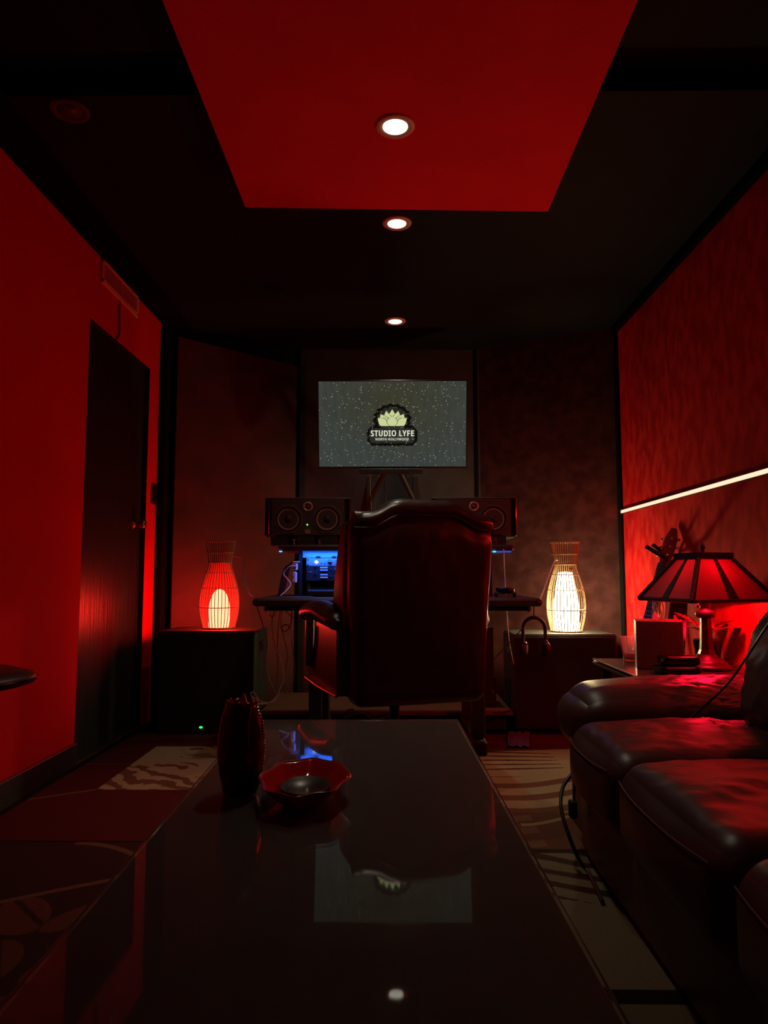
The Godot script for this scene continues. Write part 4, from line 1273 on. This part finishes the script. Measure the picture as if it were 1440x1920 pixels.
	# guitar leaning in its stand beyond the table
	guitar()


func table_lamp(at: Vector3) -> void:
	var t := thing("table_lamp", "square mission style table lamp with glowing red panels", "lamp", at)
	var bronze := plain(lin(0.035, 0.020, 0.015), 0.4, 0.3)
	part("base", MB.new().lathe([Vector2(0.0003, 0.0), Vector2(0.086, 0.0), Vector2(0.088, 0.008), Vector2(0.083, 0.016), Vector2(0.076, 0.018), Vector2(0.074, 0.028), Vector2(0.060, 0.036), Vector2(0.042, 0.046), Vector2(0.034, 0.058)], 40).done(), bronze, t)
	part("column", MB.new().lathe([Vector2(0.034, 0.058), Vector2(0.027, 0.075), Vector2(0.024, 0.11), Vector2(0.021, 0.185), Vector2(0.021, 0.198)], 6, Transform3D(Basis(Vector3.UP, 0.4), Vector3.ZERO), null, true).done(), bronze, t)
	part("collar", MB.new().lathe([Vector2(0.021, 0.196), Vector2(0.034, 0.200), Vector2(0.038, 0.212), Vector2(0.034, 0.224), Vector2(0.022, 0.228), Vector2(0.018, 0.240), Vector2(0.024, 0.250), Vector2(0.020, 0.275), Vector2(0.0003, 0.276)], 28).done(), bronze, t)
	part("rod", MB.new().lathe([Vector2(0.004, 0.27), Vector2(0.004, 0.462)], 10).done(), bronze, t)
	part("finial", MB.new().lathe([Vector2(0.004, 0.452), Vector2(0.007, 0.458), Vector2(0.004, 0.464), Vector2(0.011, 0.468), Vector2(0.006, 0.482), Vector2(0.0004, 0.496)], 12).done(), bronze, t)
	part("pull_chain_knob", MB.new().ball(Vector3(-0.032, 0.245, 0.01), Vector3(0.007, 0.010, 0.007)).done(), M.brass, t)
	# square shade turned a little towards the room
	var sh := Node3D.new()
	sh.name = "lamp_shade"
	t.add_child(sh)
	var y0 := 0.268
	var y1 := 0.430
	var R0 := 0.250
	var R1 := 0.098
	var cn := func(k: int, r: float, y: float) -> Vector3:
		var a := deg_to_rad(123.0 + 90.0 * k)
		return Vector3(r * cos(a), y, r * sin(a))
	var red := plain(lin(0.26, 0.003, 0.03), 0.45)
	red.backlight_enabled = true
	red.backlight = Color(0.17, 0.008, 0.05)
	for k in 4:
		var a: Vector3 = cn.call(k, R0, y0); var b: Vector3 = cn.call(k + 1, R0, y0)
		var c: Vector3 = cn.call(k + 1, R1, y1); var d: Vector3 = cn.call(k, R1, y1)
		var am := (a + b) / 2
		var dm := (c + d) / 2
		for h in 2:
			var g := MB.new()
			var q := [a, am, dm, d] if h == 0 else [am, b, c, dm]
			var nrm: Vector3 = (q[1] - q[0]).cross(q[3] - q[0]).normalized() * 0.0008
			g.poly([q[0] + nrm, q[1] + nrm, q[2] + nrm, q[3] + nrm], Vector3(0, 0.3, 0))
			part("lamp_panel", g.done(), red, sh)
		# lead-coloured bars on the corner, the middle and along the edges
		part("corner_bar", MB.new().tube([a, d], 0.010, 4).done(), bronze, sh)
		var fm := MB.new()
		var side := (b - a).normalized()
		var out := (am - Vector3(0, am.y, 0)).normalized() * 0.003
		fm.poly([am - side * 0.020 + out, am + side * 0.020 + out, dm + side * 0.006 + out, dm - side * 0.006 + out], Vector3(0, 0.3, 0))
		fm.poly([am - side * 0.020 - out, am + side * 0.020 - out, dm + side * 0.006 - out, dm - side * 0.006 - out], am * 2)
		part("middle_bar", fm.done(), bronze, sh)
		part("lower_edge", MB.new().tube([a, b], 0.008, 4).done(), bronze, sh)
		part("upper_edge", MB.new().tube([d, c], 0.010, 4).done(), bronze, sh)
	part("cap", MB.new().prism(PackedVector2Array([Vector2(cn.call(0, R1 + 0.012, 0).x, cn.call(0, R1 + 0.012, 0).z), Vector2(cn.call(1, R1 + 0.012, 0).x, cn.call(1, R1 + 0.012, 0).z), Vector2(cn.call(2, R1 + 0.012, 0).x, cn.call(2, R1 + 0.012, 0).z), Vector2(cn.call(3, R1 + 0.012, 0).x, cn.call(3, R1 + 0.012, 0).z)]), 0.016, Transform3D(Basis(Vector3.RIGHT, Vector3.BACK, Vector3.DOWN), Vector3(0, 0.450, 0))).done(), bronze, sh)
	part("light_bulb", MB.new().ball(Vector3(0.0, 0.355, 0.035), Vector3(0.028, 0.036, 0.028), 16, 10).done(), glow(Color(1.0, 0.25, 0.20), 3.0), t)
	lamp_omni("table_lamp_glow", Vector3(0.0, 0.355, 0.035), Color(1.0, 0.04, 0.18), 0.42, 0.03, t)


func guitar() -> void:
	var foot := Vector3(1.075, 0.10, -3.45)
	var head := on_z(1262, 990, 3.56)
	var t := thing("electric_guitar", "guitar with dark fretboard leaning upright by the red wall", "guitar")
	var f := frame_between(foot, head, Vector3(-0.85, 0, 0.5))
	t.transform = f
	var len := foot.distance_to(head)
	var dark := plain(lin(0.02, 0.006, 0.005), 0.2)
	# body outline
	var o := PackedVector2Array()
	for k in 40:
		var a := TAU * k / 40.0
		var y := 0.21 - 0.21 * cos(a)
		var w := 0.165 * pow(absf(sin(a)), 0.75) * (1.0 - 0.16 * exp(-pow((y - 0.25) / 0.06, 2.0)) - 0.18 * clampf((y - 0.2) / 0.2, 0, 1))
		o.append(Vector2(w * signf(sin(a)), y))
	part("body", MB.new().prism(o, 0.045, Transform3D(Basis.IDENTITY, Vector3(0, 0, -0.03)), 0.0).done(), dark, t)
	var ny := 0.40
	var nut := len - 0.19
	part("neck", MB.new().prism(PackedVector2Array([Vector2(-0.027, ny), Vector2(0.027, ny), Vector2(0.0215, nut), Vector2(-0.0215, nut)]), 0.022, Transform3D(Basis.IDENTITY, Vector3(0, 0, -0.008))).done(), plain(lin(0.25, 0.05, 0.03), 0.35), t)
	var fb := part("fretboard", MB.new().prism(PackedVector2Array([Vector2(-0.028, ny - 0.02), Vector2(0.028, ny - 0.02), Vector2(0.022, nut), Vector2(-0.022, nut)]), 0.006, Transform3D(Basis.IDENTITY, Vector3(0, 0, 0.014))).done(), plain(lin(0.05, 0.045, 0.04), 0.35), t)
	var y := nut
	var scale_l := 0.62
	for k in 16:
		y = nut - scale_l * (1.0 - pow(2.0, -(k + 1) / 12.0))
		if y < ny: break
		part("fret", MB.new().box(Vector3(0, y, 0.0205), Vector3(0.046, 0.0022, 0.0018)).done(), M.chrome, fb)
	var hd := part("headstock", MB.new().prism(PackedVector2Array([Vector2(-0.022, nut), Vector2(0.022, nut), Vector2(0.036, nut + 0.045), Vector2(0.040, nut + 0.13), Vector2(0.022, nut + 0.185), Vector2(-0.004, nut + 0.19), Vector2(-0.030, nut + 0.13), Vector2(-0.030, nut + 0.05)]), 0.016, Transform3D(Basis.IDENTITY, Vector3(0, 0, -0.006)), 0.002).done(), plain(lin(0.22, 0.02, 0.02), 0.25), t)
	for k in 3:
		for s in [-1.0, 1.0]:
			var p := Vector3(s * 0.022, nut + 0.045 + 0.042 * k, 0.010)
			part("tuner_post", MB.new().lathe([Vector2(0.005, 0), Vector2(0.004, 0.010), Vector2(0.0002, 0.011)], 10, Transform3D(Basis(Vector3.RIGHT, PI / 2), p)).done(), M.chrome, hd)
			part("tuner_key", MB.new().ball(Vector3(s * 0.050, p.y, -0.002), Vector3(0.010, 0.008, 0.005)).done(), M.chrome, hd)
	for k in 6:
		part("string", MB.new().tube([Vector3(-0.017 + 0.0068 * k, 0.12, 0.024), Vector3(-0.014 + 0.0056 * k, nut, 0.0225)], 0.0005, 4).done(), M.steel, t)
	# stand with a two-pronged neck yoke
	var s := thing("guitar_stand", "black guitar stand whose padded yoke holds the neck", "guitar stand")
	var at_yoke := on_z(1247, 1042, 3.52)
	var post := at_yoke + Vector3(0.075, -0.055, -0.06)
	part("post", MB.new().tube([Vector3(1.24, 0.012, -3.62), post], 0.010, 8).done(), M.black, s)
	part("yoke_prong", MB.new().tube([on_z(1249, 1048, 3.47), on_z(1212, 1025, 3.44)], 0.011, 8).done(), M.black, s)
	part("yoke_prong", MB.new().tube([on_z(1254, 1045, 3.60), on_z(1224, 1022, 3.57)], 0.011, 8).done(), M.black, s)
	part("yoke_bridge", MB.new().tube([on_z(1249, 1048, 3.47), on_z(1252, 1047, 3.60), post], 0.009, 8).done(), M.black, s)
	for d in [Vector3(-0.16, 0.0, 0.16), Vector3(0.10, 0.0, 0.16), Vector3(0.0, 0.0, -0.18)]:
		part("stand_leg", MB.new().tube([Vector3(1.24, 0.12, -3.62), Vector3(1.24, 0.020, -3.62) + d], 0.008, 6).done(), M.black, s)
	# a second instrument stands behind with a pale edge
	var g2 := thing("guitar_case", "dark guitar body with cream edging behind the tissue box", "guitar")
	var b0 := on_z(1232, 1250, 3.30)
	var b1 := on_z(1256, 1095, 3.36)
	var f2 := frame_between(b0, b1, Vector3(-0.35, 0, 0.94))
	g2.transform = f2
	var l2 := b0.distance_to(b1)
	part("body", MB.new().prism(PackedVector2Array([Vector2(0.0, -0.38), Vector2(0.10, -0.36), Vector2(0.13, -0.1), Vector2(0.095, 0.10), Vector2(0.085, l2 * 0.6), Vector2(0.07, l2), Vector2(0.03, l2 + 0.03), Vector2(0.0, l2)]), 0.05, Transform3D(Basis.IDENTITY, Vector3(0.01, 0, -0.05))).done(), dark, g2)
	part("binding", MB.new().box(Vector3(0.006, l2 * 0.5, 0.002), Vector3(0.018, l2, 0.006), 0.002).done(), M.cream, g2)
	# crumpled clear wrap stuffed beside the box
	var fo := thing("crumpled_wrap", "crumpled shiny clear wrap hanging beside the leaning guitar neck", "wrap")
	var rng := RandomNumberGenerator.new()
	rng.seed = 5
	for k in 9:
		var x := 1222.0 + 3.0 * k
		var pts := []
		for j in 7:
			pts.append(on_z(x + rng.randf_range(-3.5, 3.5), 1112 + 9.5 * j, 3.22 + rng.randf_range(-0.012, 0.012)))
		part("fold", MB.new().tube(curve(pts, 3), rng.randf_range(0.002, 0.005), 5, 0.002).done(), M.chrome if k % 3 == 0 else plain(lin(0.45, 0.42, 0.33), 0.2), fo)


func cable(label: String, pts: Array, r: float, mat: Material, called := "cable") -> void:
	var t := thing(called, label, "cable", Vector3.ZERO, 0.0, "cables around the desk")
	part("wire", MB.new().tube(curve(pts, 8), r, 5).done(), mat, t)


func build_small() -> void:
	# headphones hung from the desk end
	var h := thing("headphones", "black over-ear headphones hanging from the desk end", "headphones", on_z(1001, 1158, 3.38))
	var hb := []
	for k in 13:
		var a := PI * k / 12.0
		hb.append(Vector3(-0.052 * cos(a), -0.052 + 0.052 * sin(a), 0.004 * cos(a)))
	hb.push_front(Vector3(-0.054, -0.115, 0.004))
	hb.append(Vector3(0.054, -0.105, -0.004))
	part("headband", MB.new().tube(curve(hb, 3), 0.0085, 8).done(), plain(lin(0.03, 0.02, 0.018), 0.5), h)
	for s in [-1.0, 1.0]:
		var cup := part("ear_cup", MB.new().lathe([Vector2(0.0003, -0.014), Vector2(0.030, -0.014), Vector2(0.035, -0.006), Vector2(0.034, 0.010), Vector2(0.022, 0.016), Vector2(0.0003, 0.014)], 24, Transform3D(Basis(Vector3.UP, 0.35 * s) * Basis(Vector3.BACK, PI / 2 * s), Vector3(s * 0.050, -0.145, 0))).done(), M.black, h)
		part("pivot", MB.new().ball(Vector3(s * 0.056, -0.108, 0.004), Vector3(0.006, 0.006, 0.006)).done(), M.chrome if s > 0 else plain(lin(0.5, 0.06, 0.04), 0.3), cup)
		part("cup_rim", MB.new().tube(curve([Vector3(s * 0.044 - 0.008, -0.122, 0.028), Vector3(s * 0.044, -0.118, 0.034), Vector3(s * 0.044 + 0.010, -0.126, 0.030)], 4), 0.003, 5).done(), M.steel, cup)
	part("hook", MB.new().tube(curve([on_z(1001, 1137, 3.37) - h.position, on_z(1001, 1150, 3.37) - h.position, Vector3(0, 0.008, 0.0)], 4), 0.003, 5).done(), M.steel, h)
	# round padded stool at the left edge
	var st := thing("padded_stool", "round black leather padded stool by the red wall", "stool", Vector3(-1.135, 0.010, -1.86))
	part("seat", MB.new().lathe([Vector2(0.0003, 0.562), Vector2(0.16, 0.562), Vector2(0.186, 0.570), Vector2(0.190, 0.580), Vector2(0.182, 0.592), Vector2(0.13, 0.607), Vector2(0.0003, 0.612)], 56).done(), M.leather_black, st)
	var ring := []
	for k in 56:
		var a := TAU * k / 56
		ring.append(Vector3(0.191 * cos(a), 0.581, 0.191 * sin(a)))
	part("piping", MB.new().tube(ring, 0.0035, 6, -1.0, true).done(), M.black_gloss, st)
	part("column", MB.new().lathe([Vector2(0.05, 0.555), Vector2(0.025, 0.54), Vector2(0.025, 0.03), Vector2(0.085, 0.014), Vector2(0.09, 0.0), Vector2(0.0003, 0.0)], 28).done(), M.black, st)
	# cords from the two wicker lamps to the desk ends
	cable("thin brown lamp cord drooping from red wicker lamp to desk end", [Vector3(-0.93, 0.98, -4.05), on_z(455, 1050, 3.9), on_z(458, 1090, 3.6), on_z(466, 1110, 3.40), on_z(474, 1118, 3.31)], 0.0028, M.cable_grey, "lamp_cord")
	cable("thin pale lamp cord drooping from white wicker lamp to desk end", [Vector3(0.95, 0.95, -4.12), on_z(1040, 1052, 4.0), on_z(1030, 1075, 3.7), on_z(1020, 1105, 3.40), on_z(1012, 1124, 3.31)], 0.0030, M.cable_white, "lamp_cord")
	part("knuckle", MB.new().box(on_z(1011, 1126, 3.30), Vector3(0.014, 0.016, 0.014), 0.003).done(), M.chrome, get_node("lamp_cord_001"))
	# bundle of cables behind the left end of the desk
	cable("pale looping cable from the desk down to the floor by the burner", [on_z(517, 1136, 3.42), on_z(510, 1165, 3.42), on_z(514, 1205, 3.44), on_z(528, 1240, 3.46), on_z(532, 1270, 3.46), on_z(524, 1295, 3.46), on_z(514, 1315, 3.44), on_z(495, 1318, 3.40), on_z(474, 1322, 3.38)], 0.0030, M.cable_white)
	cable("pale cable loop lying beside the subwoofer with red lamp", [on_z(514, 1315, 3.45), on_z(498, 1320, 3.43), on_z(486, 1319, 3.42), on_z(474, 1308, 3.42), on_z(470, 1300, 3.42), on_z(477, 1299, 3.42), on_z(486, 1313, 3.41), on_z(500, 1319, 3.40)], 0.0024, M.cable_white)
	cable("grey cable swinging from desk past the sub to the floor", [on_z(482, 1137, 3.35), on_z(492, 1170, 3.5), on_z(502, 1205, 3.6), on_z(497, 1245, 3.6), on_z(507, 1280, 3.62), on_z(517, 1302, 3.62)], 0.0026, M.cable_grey)
	cable("dark grey cable hanging straight down from the desk", [on_z(527, 1136, 3.5), on_z(522, 1170, 3.52), on_z(520, 1210, 3.55), on_z(521, 1255, 3.56), on_z(516, 1300, 3.56)], 0.0030, M.cable_grey)
	cable("grey cable bowing out toward the desk leg", [on_z(531, 1137, 3.52), on_z(526, 1165, 3.52), on_z(532, 1195, 3.53), on_z(539, 1225, 3.54), on_z(536, 1250, 3.55), on_z(530, 1275, 3.55)], 0.0024, M.cable_grey)
	cable("thin grey cable hanging nearest the desk leg", [on_z(545, 1137, 3.55), on_z(545, 1180, 3.56), on_z(550, 1230, 3.58), on_z(553, 1260, 3.58), on_z(546, 1288, 3.58), on_z(532, 1302, 3.58)], 0.0022, M.cable_grey)
	cable("brown cable loop tucked under the desk", [on_z(546, 1138, 3.46), on_z(547, 1160, 3.46), on_z(542, 1178, 3.46), on_z(532, 1184, 3.46), on_z(529, 1174, 3.46), on_z(540, 1172, 3.46), on_z(541, 1180, 3.45)], 0.0026, M.cable_brown)
	cable("small pale cable loop just below the desk edge", [on_z(511, 1137, 3.38), on_z(506, 1148, 3.38), on_z(508, 1156, 3.38), on_z(514, 1154, 3.38), on_z(517, 1145, 3.38)], 0.0024, M.cable_grey)
	cable("grey cable crossing from desk underside to the armchair", [on_z(530, 1138, 3.5), on_z(545, 1155, 3.45), on_z(562, 1165, 3.4), on_z(580, 1170, 3.35)], 0.0020, M.cable_grey)
	cable("white cable curving from the adapter down to the desk", [on_z(557, 1061, 3.62), on_z(543, 1062, 3.6), on_z(532, 1075, 3.6), on_z(538, 1084, 3.58), on_z(545, 1094, 3.55), on_z(540, 1104, 3.45), on_z(526, 1117, 3.36)], 0.0026, M.cable_white)
	for k in 6:
		cable(["black cable", "dark blue cable", "grey cable", "thick black cable", "thin dark cable", "slack black cable"][k] + " in the bundle between rack and desk edge", [on_z(552 - 1.5 * k, 1050 + 1.5 * k, 3.78), on_z(544 - 2 * k, 1060 + k, 3.75), on_z(538 - 2.2 * k, 1085, 3.72), on_z(530 - 1.8 * k, 1118, 3.70)], 0.0030, M.cable_black if k % 2 == 0 else M.cable_grey)
	# right side: cords down to the floor
	cable("thin pale cord dropping from the shelf past desk end", [on_z(944, 1030, 3.58), on_z(946, 1075, 3.7), on_z(948, 1110, 3.7), on_z(951, 1160, 3.75), on_z(955, 1205, 3.8), on_z(963, 1245, 3.9)], 0.0022, M.cable_white)
	cable("dark red cord slanting from the headphones to the floor box", [on_z(980, 1178, 3.36), on_z(955, 1205, 3.5), on_z(930, 1232, 3.6), on_z(905, 1258, 3.7), on_z(893, 1270, 3.75)], 0.0026, M.cable_grey)
	cable("loop of black cable lying on the floor board", [on_z(925, 1336, 3.92), on_z(945, 1335, 3.93), on_z(965, 1328, 4.0), on_z(970, 1322, 4.02)], 0.0035, M.cable_black)
	cable("tangled brown cable over the floor box", [on_z(890, 1272, 3.92), on_z(903, 1273, 3.90), on_z(911, 1279, 3.88), on_z(906, 1285, 3.88), on_z(902, 1281, 3.9), on_z(912, 1280, 3.92), on_z(920, 1288, 3.95), on_z(926, 1300, 3.97)], 0.004, M.cable_brown)
	cable("black cable loops lying under the armchair", [on_z(640, 1338, 3.6), on_z(660, 1330, 3.62), on_z(664, 1340, 3.62), on_z(645, 1345, 3.6), on_z(680, 1338, 3.62), on_z(700, 1349, 3.62), on_z(720, 1346, 3.63), on_z(738, 1338, 3.64)], 0.005, M.cable_black)
	# perforated black box on the floor board
	var bx := thing("power_box", "black perforated box on the floor board under the desk", "box", Vector3(0.535, 0.118, -4.12))
	part("case", MB.new().box(Vector3(0, 0.085, -0.10), Vector3(0.10, 0.17, 0.20), 0.004).done(), M.black, bx)
	for i in 5:
		for j in 3:
			part("vent_slot", MB.new().box(Vector3(-0.034 + 0.017 * i, 0.03 + 0.03 * j, 0.001), Vector3(0.009, 0.006, 0.004)).done(), plain(lin(0.10, 0.08, 0.06), 0.5), bx)
	part("rim", MB.new().box(Vector3(0, 0.168, -0.002), Vector3(0.10, 0.004, 0.008)).done(), M.steel, bx)
	# low purple patch on the floor with a rippled surface
	var pc := thing("purple_patch", "rippled purple patch on the floor before the subwoofer", "cloth")
	var pcm := MB.new()
	pcm.smooth(true)
	var n := 10
	var grid := []
	for i in n + 1:
		var row := []
		for j in n + 1:
			var u := float(i) / n
			var v := float(j) / n
			var a := on_y(lerpf(948, 985, u), lerpf(1376, 1400, v), 0.013).lerp(on_y(lerpf(956, 1000, u), lerpf(1374, 1404, v), 0.013), 0.5)
			row.append(a + Vector3(0, 0.012 * absf(sin(u * 9.0 + v * 4.0)) + 0.01 * sin(u * PI) * sin(v * PI), 0))
		grid.append(row)
	for i in n:
		for j in n:
			pcm.quad(grid[i][j], grid[i][j + 1], grid[i + 1][j + 1], grid[i + 1][j])
	pcm.smooth(false)
	part("patch", pcm.done(), M.purple, pc)
